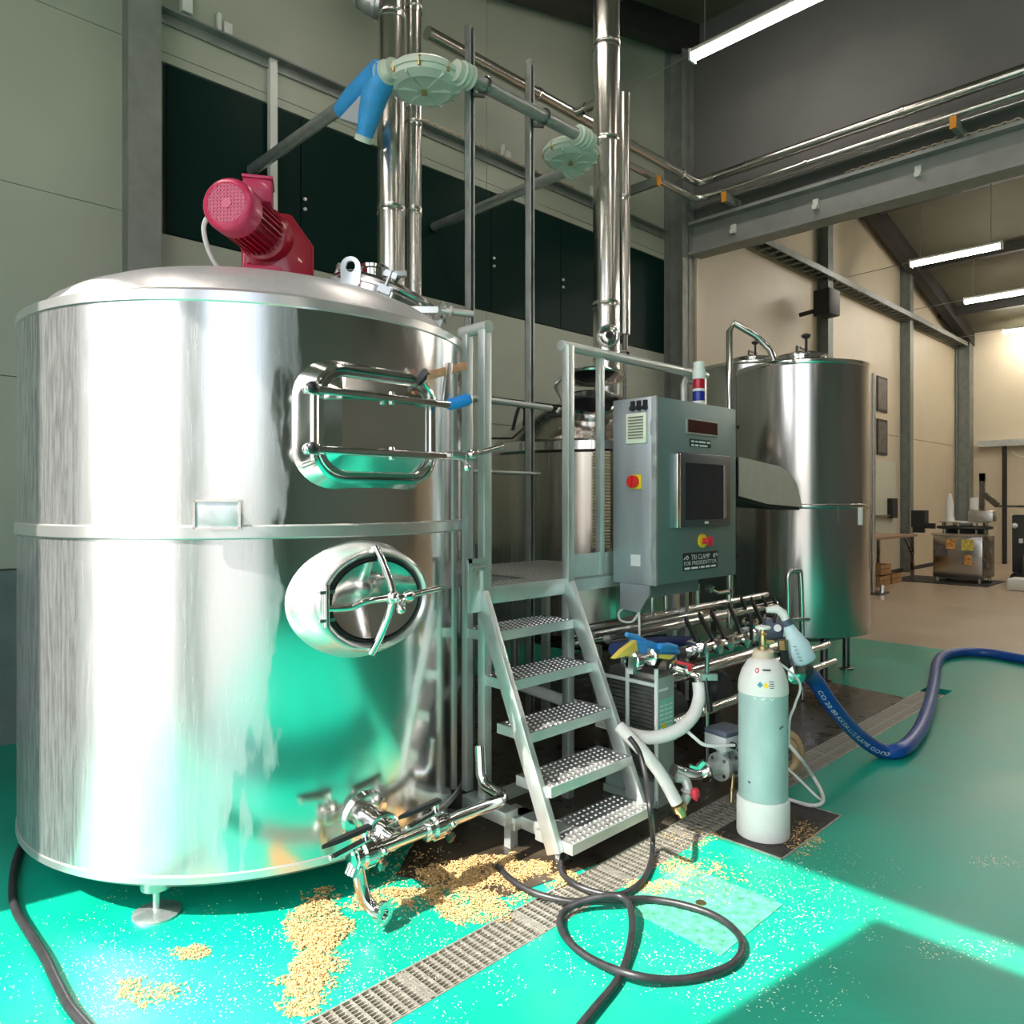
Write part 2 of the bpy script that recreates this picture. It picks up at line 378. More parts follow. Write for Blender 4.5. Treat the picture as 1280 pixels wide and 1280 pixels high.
# green floor with the drain slot and the sump left open
b = MB()
for r in ((XD, XP, YN, 1.43), (XD, 2.98, 1.43, 1.765), (3.6, XP, 1.43, 1.765), (XD, .35, 1.765, 1.945), (6.6, XP, 1.765, 1.945), (XD, XP, 1.945, YW)):
    b.box(r[0], r[1], r[2], r[3], -.2, 0)
fl = struct('floor', b, floorm, ang=30)
b = MB().box(XP, XE+.2, -12, YW+.2, -.2, 0); struct('floor_beige', b, beigef)
b = MB().box(.35, 6.6, 1.75, 1.96, -.2, -.11); b.box(2.98, 3.6, 1.42, 1.77, -.2, -.11); struct('floor_drain_bed', b, pitm)
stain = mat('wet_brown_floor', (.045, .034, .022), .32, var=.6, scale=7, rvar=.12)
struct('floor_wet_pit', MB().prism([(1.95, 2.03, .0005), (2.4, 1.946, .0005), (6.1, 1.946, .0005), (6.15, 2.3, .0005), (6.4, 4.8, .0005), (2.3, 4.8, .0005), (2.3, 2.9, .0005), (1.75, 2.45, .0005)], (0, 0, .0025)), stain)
struct('ground_yard', MB().box(-40, XD-.2, -30, 30, -.2, -.02), conc)
# back wall: concrete upstand, sandwich panels one by one, tinted window band
wb = struct('wall_back', MB().box(XD, XP, YW+.02, YW+.2, 0, 8.2), wallm)
obj('upstand', MB().box(XD, XP, YW-.06, YW+.05, 0, 1.07), upst, wb)
cols = [XD, 1.80, 5.0, XP]
levels = [(1.08, 2.27), (2.275, 3.47), (3.475, 4.665), (4.67, 5.86), (5.865, 7.06), (7.065, 8.1)]
for i in range(3):
    for (z0, z1) in levels:
        x0, x1 = cols[i], cols[i+1]
        if i == 0: rects = [(x0, x1, z0, z1)]
        elif z0 < 3.3 < z1: rects = [(x0, x1, z0, 3.385)]
        elif z0 < 4.0 < z1: rects = [(x0, x1, 4.60, 4.665)]
        else: rects = [(x0, x1, z0, z1)]
        for r in rects:
            obj('panel', MB().box(r[0]+.003, r[1]-.003, YW-.03, YW+.03, r[2], r[3]), wallm, wb)
wn = struct('window_1', MB().box(1.93, 8.22, YW-.005, YW+.03, 3.39, 4.60), raft)
for k in range(6):
    x0 = 1.94+k*1.045
    pn = obj('pane', MB().box(x0, x0+1.035, YW-.02, YW, 3.40, 4.59), paneg, wn)
    for zz in (3.86, 3.94):
        if k: obj('rivet', MB().cyl((x0+.03, YW-.02, zz), (x0+.03, YW-.035, zz), .014, n=10), whitep, pn)
# door wall (behind the photographer's left shoulder): lets the sun in
b = MB()
def wallx(y0, y1, z0, z1): b.box(XD-.2, XD, y0, y1, z0, z1)
HL = (3.17-XD)/.907
wallx(3.54, YW+.2, 0, 5.3); wallx(-3.2, 3.54, HL, 5.3)
wallx(YN, -3.2, 0, 5.3)
struct('wall_door', b, wallg)
struct('unseen_shade_panel', MB().box(XD-.16, XD-.04, .75, 1.60, 0, HL-.36), wallg)  # unseen panel added to block the sun and shade part of the floor
# side wall far to the right, outside the view
struct('wall_side', MB().box(XD, XE, YN-.2, YN, 0, 8.2), wallg)
# roof
b = MB()
for x0, x1 in ((XD-.3, 10.2), (10.2, XE+.3)):
    b.prism([(x0, -12, roofz(x0)), (x1, -12, roofz(x1)), (x1, -12, roofz(x1)+.15), (x0, -12, roofz(x0)+.15)], (0, 12+YW+.3, 0))
struct('ceiling', b, ceil)
for k, y in enumerate((YW-.28, 0.4, -4.8)):
    b = MB()
    for x0, x1 in ((XD, 10.2), (10.2, XE)):
        b.prism([(x0, y-.1, roofz(x0)-.32), (x1, y-.1, roofz(x1)-.32), (x1, y-.1, roofz(x1)), (x0, y-.1, roofz(x0))], (0, .2, 0))
    struct('trim_rafter', b, raft)
for x in (12.2, 14.6, 17.0, 19.4, 6.4, 3.6):
    struct('trim_purlin', MB().box(x-.07, x+.07, -12, YW, roofz(x)-.2, roofz(x)-.02), raft)
# partition: grey wall above a wide opening
struct('wall_partition', MB().prism([(XP, YW, 5.0), (XP, YN, 5.0), (XP, YN, roofz(XP)), (XP, YW, roofz(XP))], (.18, 0, 0)), partm)
b = MB().box(XP-.16, XP+.1, YN, YW-.3, 4.62, 4.66).box(XP-.04, XP-.01, YN, YW-.3, 4.66, 5.03).box(XP-.16, XP+.1, YN, YW-.3, 5.0, 5.04)
bm_ = struct('trim_beam', b, beamm)
def hcol(name, x, y, w_, d_, z1, m, z0=0):
    b = MB().box(x-w_/2, x+w_/2, y-d_/2, y-d_/2+.018, z0, z1).box(x-w_/2, x+w_/2, y+d_/2-.018, y+d_/2, z0, z1).box(x-.008, x+.008, y-d_/2, y+d_/2, z0, z1)
    return struct(name, b, m)
struct('trim_column', MB().box(1.645, 1.825, YW-.20, YW-.03, 0, roofz(1.65)).box(1.63, 1.84, YW-.206, YW-.192, 0, roofz(1.65)), colm)
hcol('trim_column', 8.22, YW-.17, .26, .28, roofz(8.2), colm)
struct('trim_jamb', MB().box(8.37, 8.55, YW-.34, YW, 0, 4.62), wallb)
for x in (12.8, 16.9): hcol('trim_column', x, YW-.12, .2, .2, roofz(x), colm)
hcol('trim_column', 20.8, YW-.2, .34, .3, 5.55, colm)
# beige hall: back wall panels, end wall panels
w2 = struct('wall_hall', MB().box(XP, XE+.2, YW+.03, YW+.2, 0, 8.2), wallb)
cx = [XP+.19, 12.8, 16.9, XE]
for i in range(3):
    for z0, z1 in ((.0, 2.84), (2.85, 5.25), (5.26, 8.1)):
        obj('panel', MB().box(cx[i]+.006, cx[i+1]-.006, YW-.02, YW+.04, z0, z1), wallb, w2)
w3 = struct('wall_end', MB().box(XE+.02, XE+.2, -12, YW+.2, 0, 6), wallb)
for i in range(4):
    for z0, z1 in ((0, 2.84), (2.85, 5.7)):
        obj('panel', MB().box(XE-.04, XE+.03, YW-.3-(i+1)*4.1+.01, YW-.3-i*4.1, z0, z1), wallb, w3)
struct('baseboard_hall', MB().box(XP+.2, XE, YW-.05, YW-.02, 0, .08), raft)
# roller door frame on the end wall
struct('trim_door_rail', MB().box(XE-.35, XE-.05, -6, 5.0, 2.80, 2.95), galv)
b = MB().cyl((XE-.25, 4.45, 0), (XE-.25, 4.45, 2.8), .05); struct('trim_door_post', b, blackmat)
b = MB().tube([(XE-.2, 4.3-k*.035, 2.66-.13*abs(math.sin(k*.035*PI/.42))) for k in range(200)], .014, 6)
struct('trim_fringe', b, whitep)

# services along the partition and back wall
def bracket(px, x, y, z, d, label):
    t = thing('pipe_bracket', label, 'bracket', (x, y, z), 'orange-capped pipe brackets')
    d = Vector(d)
    q = Vector((x, y, z)); e = q+d
    obj('arm', MB().bar(q, e, .05, .10), colm, t)
    obj('end_cap', MB().bar(e, e+d.normalized()*.02, .055, .115), orange, t, label='orange plastic end cap')
    return t
def steelpipe(name, path, r, m, label, cat='pipe', joints=(), n=16, group=None, k=1):
    t = thing(name, label, cat, path[0], group)
    obj('pipe_run', MB().tube(path, r, n), m, t)
    for p, d in joints: obj('joint', MB().lathe([(r+.001, -.02), (r+.008, -.015), (r+.008, .015), (r+.001, .02)], p, d, 20), m, t)
    return t
def elbow(p, c, q, r, k=6):
    p = Vector(p); c = Vector(c); q = Vector(q); a = c+(p-c).normalized()*r; e = c+(q-c).normalized()*r
    return [p]+[(1-t)**2*a+2*t*(1-t)*c+t*t*e for t in [i/k for i in range(k+1)]]+[q]
steelpipe('steam_pipe', elbow((3.85, 4.95, 5.42), (8.06, 4.95, 5.42), (8.06, -7, 5.42), .08), .055, flue,
          'thick steel pipe turning the corner high along the partition beam', joints=[((5.2, 4.95, 5.42), (1, 0, 0)), ((7.7, 4.95, 5.42), (1, 0, 0)), ((8.06, 4.3, 5.42), (0, 1, 0)), ((8.06, 2.6, 5.42), (0, 1, 0)), ((8.06, 4.75, 5.42), (0, 1, 0))])
steelpipe('water_pipe', elbow((6.1, 4.98, 5.22), (8.08, 4.98, 5.22), (8.08, -7, 5.27), .18), .04, flue,
          'thinner steel pipe running just under the thick corner pipe', joints=[((8.08, 4.65, 5.22), (0, 1, 0)), ((8.08, 3.6, 5.23), (0, 1, 0))])
steelpipe('air_line', [(8.14, 4.6, 5.17), (8.14, -7, 5.20)], .016, steel_pipe, 'thin air line lowest of the pipes along the partition beam', n=10)
p = onx(906, 245, 7.98); bracket(0, 8.33, p.y, 5.10, (-.36, 0, 0), 'pipe bracket with orange cap on the beam beside the pipe corner')
p = onx(1192, 145, 7.98); bracket(0, 8.33, p.y, 5.105, (-.36, 0, 0), 'pipe bracket with orange cap on the beam above the beige chain')
p = ony(823, 222, 4.86); bracket(0, p.x, YW-.03, 5.125, (0, -.6, 0), 'pipe bracket with orange cap standing out from the back wall')
# rail and beige link chain along wall and beam
rl = thing('cable_rail', 'dark angle rail along the back wall above the tinted windows', 'rail', (1.9, 5.44, 4.9))
obj('angle', MB().box(1.85, 8.05, 5.38, 5.46, 4.93, 4.945).box(1.85, 8.05, 5.45, 5.465, 4.86, 4.945), colm, rl)
for x in (2.3, 3.8, 5.2, 6.6): obj('hanger', MB().box(x-.015, x+.015, 5.43, 5.46, 4.94, 5.10).box(x+.03, x+.09, 5.42, 5.45, 4.945, 5.05), whitep, rl)
obj('wall_clip', MB().box(2.02, 2.09, 5.40, 5.46, 4.98, 5.10), whitep, rl)
link_me = MB().torus((0, 0, 0), (0, 0, 1), .022, .008, 12, 6).mesh('chain_link', (0, 0, 0)); link_me.materials.append(chainm)
def chain(label, pts):
    t = thing('link_chain', label, 'chain', pts[0], 'beige link chains')
    for i, q in enumerate(pts):
        o = link('link', link_me, None, q, t); o.scale = (1.25, 1, 1) ; o.rotation_euler = (.5*(i % 2), 0, (PI/2 if abs(pts[0][0]-pts[-1][0]) < .1 else 0))
chain('beige link chain lying on the rail of the back wall', [Vector((4.0+.048*i, 5.41, 4.965)) for i in range(48)])
p0 = onx(1060, 233, 8.25).y; p1 = onx(1285, 170, 8.25).y
nl = int((p0-p1)/.05)
chain('beige link chain lying on top of the partition beam', [Vector((8.25, p0-.05*i, 5.062)) for i in range(nl)])
bt = thing('beam_clip', 'small white clips fixed along the face of the partition beam', 'clip', (8.2, 4.5, 5.0))
for px_, py_ in ((917, 287), (1020, 256), (1148, 215)):
    q = onx(px_, py_, 8.32); obj('clip', MB().box(8.30, 8.33, q.y-.03, q.y+.03, q.z-.05, q.z+.06).cyl((8.30, q.y, q.z-.03), (8.27, q.y, q.z-.03), .03), whitep, bt)
solo('conduit', MB().box(2.69, 2.75, 5.42, 5.47, 2.6, 4.93), whitep, 'white vertical conduit crossing the tinted window band', 'conduit')
for x, z0, z1 in ((6.95, 4.7, 4.92), (7.55, 4.3, 4.95)): pass

# hanging fluorescent lamps; those out of view are added for brightness
def lamp(x, y0, y1, z, tm, label, group, wire=True):
    t = thing('fluorescent_lamp', label, 'lamp', (x, (y0+y1)/2, z), group)
    obj('housing', MB().box(x-.06, x+.06, y0, y1, z+.03, z+.08), lampb, t, bev=.01)
    obj('tube', MB().cyl((x-.012, y0+.02, z+.005), (x-.012, y1-.02, z+.005), .05, n=14), tm, t)
    for y in (y0, y1): obj('end_cap', MB().box(x-.065, x+.055, y-.012, y+.012, z-.045, z+.08), whitep, t)
    for y in (y0+.15, y1-.15): obj('cord', MB().cyl((x, y, z+.08), (x, y, roofz(x)-.03), .006, n=6), wirem, t)
    if wire: obj('wire', MB().cyl((x, y1, z+.05), (x, YW-.05, z+.02), .006, n=6), wirem, t)
lamp(7.0, 2.80, 4.37, 6.27, tubew, 'warm fluorescent lamp hung high before the dark partition wall', 'lamps of the tank hall')
lamp(14.0, 3.04, 4.39, 5.6, tubem, 'fluorescent lamp of the beige hall closest to the partition', 'lamps of the beige hall')
lamp(17.2, 3.0, 4.38, 5.55, tubem, 'fluorescent lamp of the beige hall, second from the partition', 'lamps of the beige hall')
lamp(20.3, 3.0, 4.38, 5.42, tubem, 'fluorescent lamp of the beige hall above the roller door rail', 'lamps of the beige hall')
for x, y, lb_ in ((14, .4, 'first row, further from the wall'), (17.2, .4, 'second row, further from the wall'), (14, -3, 'first row, far from the wall'), (17.2, -3, 'second row, far from the wall'), (11, -.5, 'row just past the partition'), (11, -4, 'row just past the partition, far end')): lamp(x, y, y+1.4, 5.55, tubem, 'unseen fluorescent lamp added as fill in the beige hall, '+lb_, 'lamps of the beige hall', False)  # lamps out of view, added to brighten the beige hall
for x, z, la_ in ((7.0, 6.2, 'partition'), (3.5, 5.7, 'stairs'), (.4, 4.9, 'door wall')):  # unseen lamp rows added as general fill light for the tank hall
    for y, lb_ in ((2.9, 'over the tanks'), (-.6, 'over the open floor'), (-4.1, 'by the side wall')):
        if x < 7 or y < 2: lamp(x, y, y+1.5, z, tubew, 'unseen fluorescent lamp added as fill in the tank hall row at the '+la_+', '+lb_, 'lamps of the tank hall', False)

# ============================================================ MASH TUN
TC = Vector((1.649, 3.424, 0)); TR = .983
mt = thing('mash_tun', 'largest stainless steel tank with two manway doors and red motor on top', 'tank', TC)
def onT(z): return TC+Vector((0, 0, z))
sh = obj('shell', MB().lathe([(TR, .17), (TR, 2.215)], TC, n=128), shellm, mt)
obj('bottom_rim', MB().lathe([(.90, .13), (TR-.02, .132), (TR+.004, .15), (TR+.004, .175), (TR, .18)], TC, n=128), rimm, mt)
obj('bottom_head', MB().lathe([(0, .05), (.5, .07), (.85, .12), (.92, .14)], TC, n=96), steel_satin, mt)
obj('mid_band', MB().lathe([(TR, 1.362), (TR+.010, 1.368), (TR+.010, 1.408), (TR, 1.414)], TC, n=128), rimm, mt)
obj('top_rim', MB().lathe([(TR, 2.205), (TR+.006, 2.21), (TR+.004, 2.245), (TR-.03, 2.262), (.93, 2.265)], TC, n=128), rimm, mt)
DP = [(.935, 2.262), (.92, 2.28), (.88, 2.325), (.82, 2.365), (.72, 2.41), (.6, 2.445), (.42, 2.478), (.22, 2.493), (0, 2.497)]
domem = mat('dome_steel', (.76, .74, .74), .36, .6, var=.05, scale=40, rvar=.05)
obj('dome', MB().lathe(DP, TC, n=128), domem, mt)
def dz(r):
    for (r0, z0), (r1, z1) in zip(DP, DP[1:]):
        if r1 <= r <= r0: return z0+(z1-z0)*(r-r0)/(r1-r0)
    return 2.26
f1 = atz(195, 1143)
for k, a in enumerate([math.atan2(f1.y-TC.y, f1.x-TC.x)+k*PI/2 for k in range(4)]):
    q = TC+Vector((math.cos(a), math.sin(a), 0))*.90
    lg = obj('leg', MB().cyl(q+Vector((0, 0, .10)), q+Vector((0, 0, .15)), .055).cyl(q+Vector((0, 0, .02)), q+Vector((0, 0, .12)), .014), steel_satin, mt)
    obj('foot_pad', MB().lathe([(0, .0), (.082, 0), (.082, .008), (.03, .022), (0, .024)], q, n=24), galv, lg)
# name plate holder
a0 = math.radians(-123.7); nn = Vector((math.cos(a0), math.sin(a0), 0)); tt = Vector((0, 0, 1)).cross(nn)
cpl = TC+nn*(TR+.045)+Vector((0, 0, 1.452))
npm = obj('nameplate', MB().obox(cpl, tt, (0, 0, 1), nn, .078, .052, .004), galv, mt, bev=.002)
obj('stand_off', MB().obox(cpl-nn*.025+tt*.05, tt, (0, 0, 1), nn, .01, .02, .025).obox(cpl-nn*.025-tt*.05, tt, (0, 0, 1), nn, .01, .02, .025), steel_satin, npm)
obj('plate_border', MB().obox(cpl+nn*.005+Vector((0, 0, .048)), tt, (0, 0, 1), nn, .08, .004, .004).obox(cpl+nn*.005-Vector((0, 0, .048)), tt, (0, 0, 1), nn, .08, .004, .004).obox(cpl+nn*.005+tt*.075, tt, (0, 0, 1), nn, .004, .05, .004).obox(cpl+nn*.005-tt*.075, tt, (0, 0, 1), nn, .004, .05, .004), steel_bright, npm)
# --- square manway
def rrect(cx_, cz, hw, hh, r, y, n=8):
    out = []
    for (sx, sz, a) in ((1, 1, 0), (-1, 1, 90), (-1, -1, 180), (1, -1, 270)):
        for i in range(n+1):
            t = math.radians(a+90*i/n); out.append(Vector((cx_+sx*(hw-r)+r*math.cos(t), y, cz+sz*(hh-r)+r*math.sin(t))))
    return out
def tsurf(x): return TC.y-math.sqrt(max(.01, TR*TR-(x-TC.x)**2))
MX, MZ = 1.635, 1.785; MY = TC.y-TR-.04
outer = [Vector((v.x, tsurf(v.x)+.01, v.z)) for v in rrect(MX, MZ, .315, .245, .15, 0)]
mw = obj('square_manway_neck', MB().loft([outer, rrect(MX, MZ, .292, .226, .14, MY+.02), rrect(MX, MZ, .286, .22, .135, MY), rrect(MX, MZ, .276, .21, .127, MY-.004), rrect(MX, MZ, .27, .204, .122, MY+.004)]), steel_bright, mt, label='welded neck of the square manway', ang=50)
R1 = rrect(MX, MZ, .27, .203, .12, MY+.005); R2 = rrect(MX, MZ, .262, .194, .112, MY-.006); R3 = rrect(MX, MZ, .247, .18, .10, MY-.008); R4 = rrect(MX, MZ, .24, .174, .096, MY-.003); R5 = rrect(MX+.01, MZ, .19, .118, .004, MY-.03)
b = MB().loft([R1, R2, R3, R4, R5])
i0 = len(b.v); cc = Vector((MX+.01, MY-.014, MZ)); b.v.append(cc); k5 = len(R5)
for j in range(k5): b.f.append([i0-k5+j, i0-k5+(j+1) % k5, i0])
dr = obj('square_door', b, steel_bright, mw, ang=20)
for s in (1, -1):
    z = MZ+s*.105
    cb = MB().bar((MX-.335, MY-.06, z), (MX+.36, MY-.06, z), .022, .026)
    cb.cyl((MX-.30, MY-.06, z-.02), (MX-.30, MY-.06, z+.02), .012).cyl((MX+.02, MY-.055, z-.025), (MX+.02, MY-.055, z+.025), .012).ball((MX-.335, MY-.06, z), .02).bar((MX-.345, MY-.06, z-.015), (MX-.27, MY-.06, z-.015), .03, .006)
    obj('clamp_bar', cb, steel_bright, mw, bev=.003)
    obj('hinge_knuckle', MB().ball((MX-.325, MY-.07, z+.004), .022), blackm, mw, label='black hinge ball')
obj('hinge_rod', MB().cyl((MX-.31, MY-.055, MZ-.135), (MX-.31, MY-.055, MZ+.135), .012), steel_bright, mw)
E1 = Vector((MX+.36, MY-.06, MZ-.105))
obj('tee_handle', MB().cyl(E1+Vector((-.03, -.07, -.045)), E1+Vector((.02, .01, 0)), .013).cyl(E1+Vector((.0, -.03, .0)), E1+Vector((.21, -.03, .055)), .012).lathe([(.02, -.02), (.024, 0), (.02, .02)], E1+Vector((.04, -.03, .012)), (1, 0, .25), 14).ball(E1+Vector((-.03, -.075, -.048)), .017), steel_bright, mw)
obj('latch_fork', MB().bar(E1+Vector((-.06, 0, .01)), E1+Vector((.06, -.02, .0)), .05, .03), steel_satin, mw, bev=.004)
# --- oval manway
OX, OZ = 1.585, 1.125; OY = TC.y-TR-.075
def oval(a, c, y, x0=OX, n=56): return [Vector((x0+a*math.cos(2*PI*i/n), y if y is not None else tsurf(x0+a*math.cos(2*PI*i/n))+.008, OZ+c*math.sin(2*PI*i/n))) for i in range(n)]
om = obj('oval_manway_neck', MB().loft([oval(.288, .228, None), oval(.268, .21, OY+.055), oval(.252, .198, OY+.015, OX+.015), oval(.243, .19, OY, OX+.02), oval(.232, .18, OY-.002, OX+.02), oval(.212, .163, OY+.02, OX+.025), oval(.209, .160, OY+.04, OX+.025)]), rimm, mt, label='flared neck of the oval manway', ang=60)
obj('gasket', MB().loft([oval(.211, .162, OY+.024, OX+.025), oval(.204, .155, OY+.012, OX+.025), oval(.198, .150, OY+.024, OX+.025)]), blackmat, om, ang=60)
obj('oval_door', MB().loft([oval(.2, .152, OY+.024, OX+.025), oval(.193, .146, OY+.012, OX+.025), oval(.16, .12, OY+.018, OX+.025), oval(.10, .07, OY+.03, OX+.025), oval(.02, .014, OY+.036, OX+.025)], cap1=True), steel_bright, om, ang=60)
HX = OX+.05; HC = Vector((HX, OY-.055, OZ+.012))
obj('yoke_bar', MB().tube(spline([(HX-.045, OY-.004, OZ+.205), (HX-.02, OY-.035, OZ+.12), HC, (HX-.03, OY-.035, OZ-.11), (HX-.06, OY-.004, OZ-.2)], 6), .015, 10), steel_bright, om)
obj('hinge_arm', MB().tube(spline([(OX-.20, OY-.012, OZ-.01), (OX-.12, OY-.03, OZ-.012), (OX-.06, OY-.05, OZ+.008), HC], 6), .013, 10), steel_bright, om)
obj('hinge_pin', MB().cyl((OX-.205, OY-.012, OZ-.075), (OX-.205, OY-.012, OZ+.075), .012).bar((OX-.235, OY-.012, OZ+.05), (OX-.175, OY-.012, OZ+.05), .02, .012).bar((OX-.235, OY-.012, OZ-.05), (OX-.175, OY-.012, OZ-.05), .02, .012), steel_bright, om)
obj('tee_handle', MB().cyl(HC+Vector((-.03, -.09, -.03)), HC+Vector((.05, .0, .0)), .015).cyl(HC+Vector((0, -.03, 0)), HC+Vector((.20, -.03, .02)), .012).lathe([(.018, -.02), (.027, 0), (.018, .02)], HC+Vector((.05, -.03, .004)), (1, 0, .1), 14).ball(HC+Vector((-.03, -.095, -.032)), .018).ball(HC, .03), steel_bright, om)
# --- top hatch, lug, clamp
hc = atd(492, 345, 3.75); hr = math.hypot(hc.x-TC.x, hc.y-TC.y)
hdir = Vector((hc.x-TC.x, hc.y-TC.y, 0)).normalized(); hcen = TC+hdir*.60; hcen.z = dz(.60)
hax = (Vector((0, 0, 1))+hdir*.38).normalized()
ht = obj('hatch_collar', MB().lathe([(.27, -.04), (.275, .03), (.285, .035), (.285, .05), (.26, .052), (.25, .04)], hcen, hax, 48), steel_bright, mt)
obj('hatch_lid', MB().lathe([(.295, .05), (.30, .058), (.29, .075), (.2, .10), (.08, .115), (0, .118)], hcen, hax, 48), steel, ht)
vc = hcen+hax*.10-hdir*.10
vp = obj('vent_ferrule', MB().lathe([(.062, 0), (.062, .045), (.085, .05), (.085, .065), (.062, .07), (.062, .11), (.078, .115), (.078, .13), (.05, .135)], vc, (0, 0, 1), 28), steel_bright, mt)
obj('clamp_bar', MB().bar(vc+Vector((-.10, .06, .095)), vc+Vector((.12, -.12, .095)), .035, .03), galv, vp, bev=.005)
obj('clamp_strap', MB().bar(vc+Vector((-.18, .04, .095)), vc+Vector((.0, .10, .095)), .02, .008).bar(vc+Vector((-.18, .04, .095)), vc+Vector((-.08, -.02, .075)), .02, .008).bar(vc+Vector((.10, -.10, .095)), vc+Vector((.16, .04, .095)), .016, .008), steel_dark, vp)
su = hax.cross(hdir).normalized(); sv = hax.cross(su)
for k in range(5):
    a = 2*PI*k/5+.5; dd = su*math.cos(a)+sv*math.sin(a); q = hcen+hax*.03+dd*.29
    obj('swing_bolt', MB().cyl(q-hax*.03, q+hax*.09, .011).bar(q+hax*.07-dd.cross(hax)*.03, q+hax*.07+dd.cross(hax)*.03, .018, .03).obox(q-hax*.01, dd, hax, dd.cross(hax), .02, .018, .03), steel_satin, ht)
lq = TC+(Vector((atd(424, 345, 3.2).x-TC.x, atd(424, 345, 3.2).y-TC.y, 0)).normalized())*.70; lq.z = dz(.70)-.01
lb = MB()
lx = Vector((RT[0], RT[1], 0)); ly = Vector((FW[0], FW[1], 0))
ro = [lq+lx*(.042*math.cos(t))+Vector((0, 0, .085+.042*math.sin(t))) for t in [PI*i/10 for i in range(11)]]
outl = [lq+lx*.042]+ro+[lq-lx*.042]
inn = [lq+lx*(.02*math.cos(2*PI*i/16))+Vector((0, 0, .085+.025*math.sin(2*PI*i/16))) for i in range(16)]
def near(i): return inn[i]
# plate with a hole: two rings joined
outer16 = []
for i in range(16):
    a = 2*PI*i/16; c_, s_ = math.cos(a), math.sin(a)
    if s_ >= 0: outer16.append(lq+lx*(.042*c_)+Vector((0, 0, .085+.042*s_)))
    else: outer16.append(lq+lx*(.042*max(-1, min(1, c_*1.35)))+Vector((0, 0, .085+.1*s_ if abs(c_) < .8 else .085+.06*s_)))
th = ly*.008
lb.loft([[v-th for v in inn], [v-th for v in outer16], [v+th for v in outer16], [v+th for v in inn], [v-th for v in inn]])
obj('lifting_lug', lb, steel_bright, mt)
# --- outlet pipework with two butterfly valves
oy = 2.25; oz = .25
op = obj('outlet_pipe', MB().lathe([(.10, -.01), (.095, .012), (.058, .02), (.056, .02)], (1.60, TC.y-TR+.005, .285), (0, -1, -.12), 28).cyl((1.60, TC.y-TR+.01, .285), (1.60, oy+.03, .26), .052, n=24).lathe([(.054, -.012), (.07, -.008), (.07, .008), (.054, .012)], (1.60, oy+.075, .265), (0, 1, 0), 24).cyl((1.60, oy+.06, .26), (1.60, oy, oz), .036), steel_bright, mt)
obj('header', MB().tube([(1.49, oy, oz), (2.12, oy, oz)]+[(2.12+.06*math.sin(t), oy+.06*(1-math.cos(t)), oz) for t in (.3, .8, 1.3, 1.57)]+[(2.18, oy+.14, oz+.01), (2.19, oy+.18, oz+.05), (2.2, oy+.2, .42)], .026, 16), steel_bright, op)
for vx, lz, sub in ((1.475, .33, 'left'), (1.79, .335, 'right')):
    vb = obj('valve', MB().lathe([(.028, -.055), (.044, -.05), (.044, -.035), (.036, -.03), (.052, -.018), (.052, .018), (.036, .03), (.044, .035), (.044, .05), (.028, .055)], (vx, oy, oz), (1, 0, 0), 24).cyl((vx, oy, oz), (vx, oy, oz+.085), .014).bar((vx+.045, oy-.05, oz-.03), (vx+.045, oy-.03, oz-.06), .02, .02).ball((vx+.045, oy-.055, oz+.01), .014), steel_bright, op)
    lv = obj('lever', MB().prism([(vx+.02, oy-.014, lz), (vx+.02, oy+.014, lz), (vx-.12, oy+.012, lz-.008), (vx-.175, oy, lz-.012), (vx-.12, oy-.012, lz-.008)], (0, 0, .017)), blackm, vb, bev=.003)
    obj('lever_spring', MB().bar((vx, oy-.02, lz-.02), (vx-.15, oy-.03, lz-.035), .03, .006).ball((vx-.155, oy-.03, lz-.035), .01), steel_bright, vb)
obj('spigot', MB().tube([(1.44, oy, oz-.02), (1.45, oy-.005, .16), (1.46, oy-.02, .10), (1.475, oy-.05, .068), (1.49, oy-.075, .062)], .024, 14).ring(.018, .040, -.008, .012, (1.492, oy-.08, .062), (.2, -1, 0), 24).lathe([(.036, -.03), (.036, .0), (.02, .002)], (1.415, oy, oz), (-1, 0, 0), 20).cyl((1.42, oy, oz-.06), (1.45, oy, oz), .028), steel_bright, op)
# handrail stub and cables at the back of the dome
obj('dome_handle', MB().tube([TC+Vector((-.55, .55, 2.35)), TC+Vector((-.55, .55, 2.50)), TC+Vector((-.20, .62, 2.66)), TC+Vector((-.18, .62, 2.40))], .016, 8), galv, mt)
obj('dome_pipe', MB().tube([TC+Vector((.1, .2, 2.58)), TC+Vector((.45, .3, 2.52)), TC+Vector((.7, .35, 2.44))], .014, 8), steel_warm, mt)
tb = TC+Vector((.62, -.62, 2.33)); tb = atd(548, 388, 3.5)
obj('side_tap', MB().cyl(tb, tb+Vector((.14, -.09, -.01)), .016).lathe([(.02, -.01), (.03, 0), (.02, .01)], tb+Vector((.05, -.032, -.003)), (.8, -.5, 0), 14).bar(tb+Vector((-.16, .15, .0)), tb, .03, .03).bar(tb+Vector((-.01, .0, -.04)), tb+Vector((.02, -.01, .04)), .03, .02), steel_satin, mt)

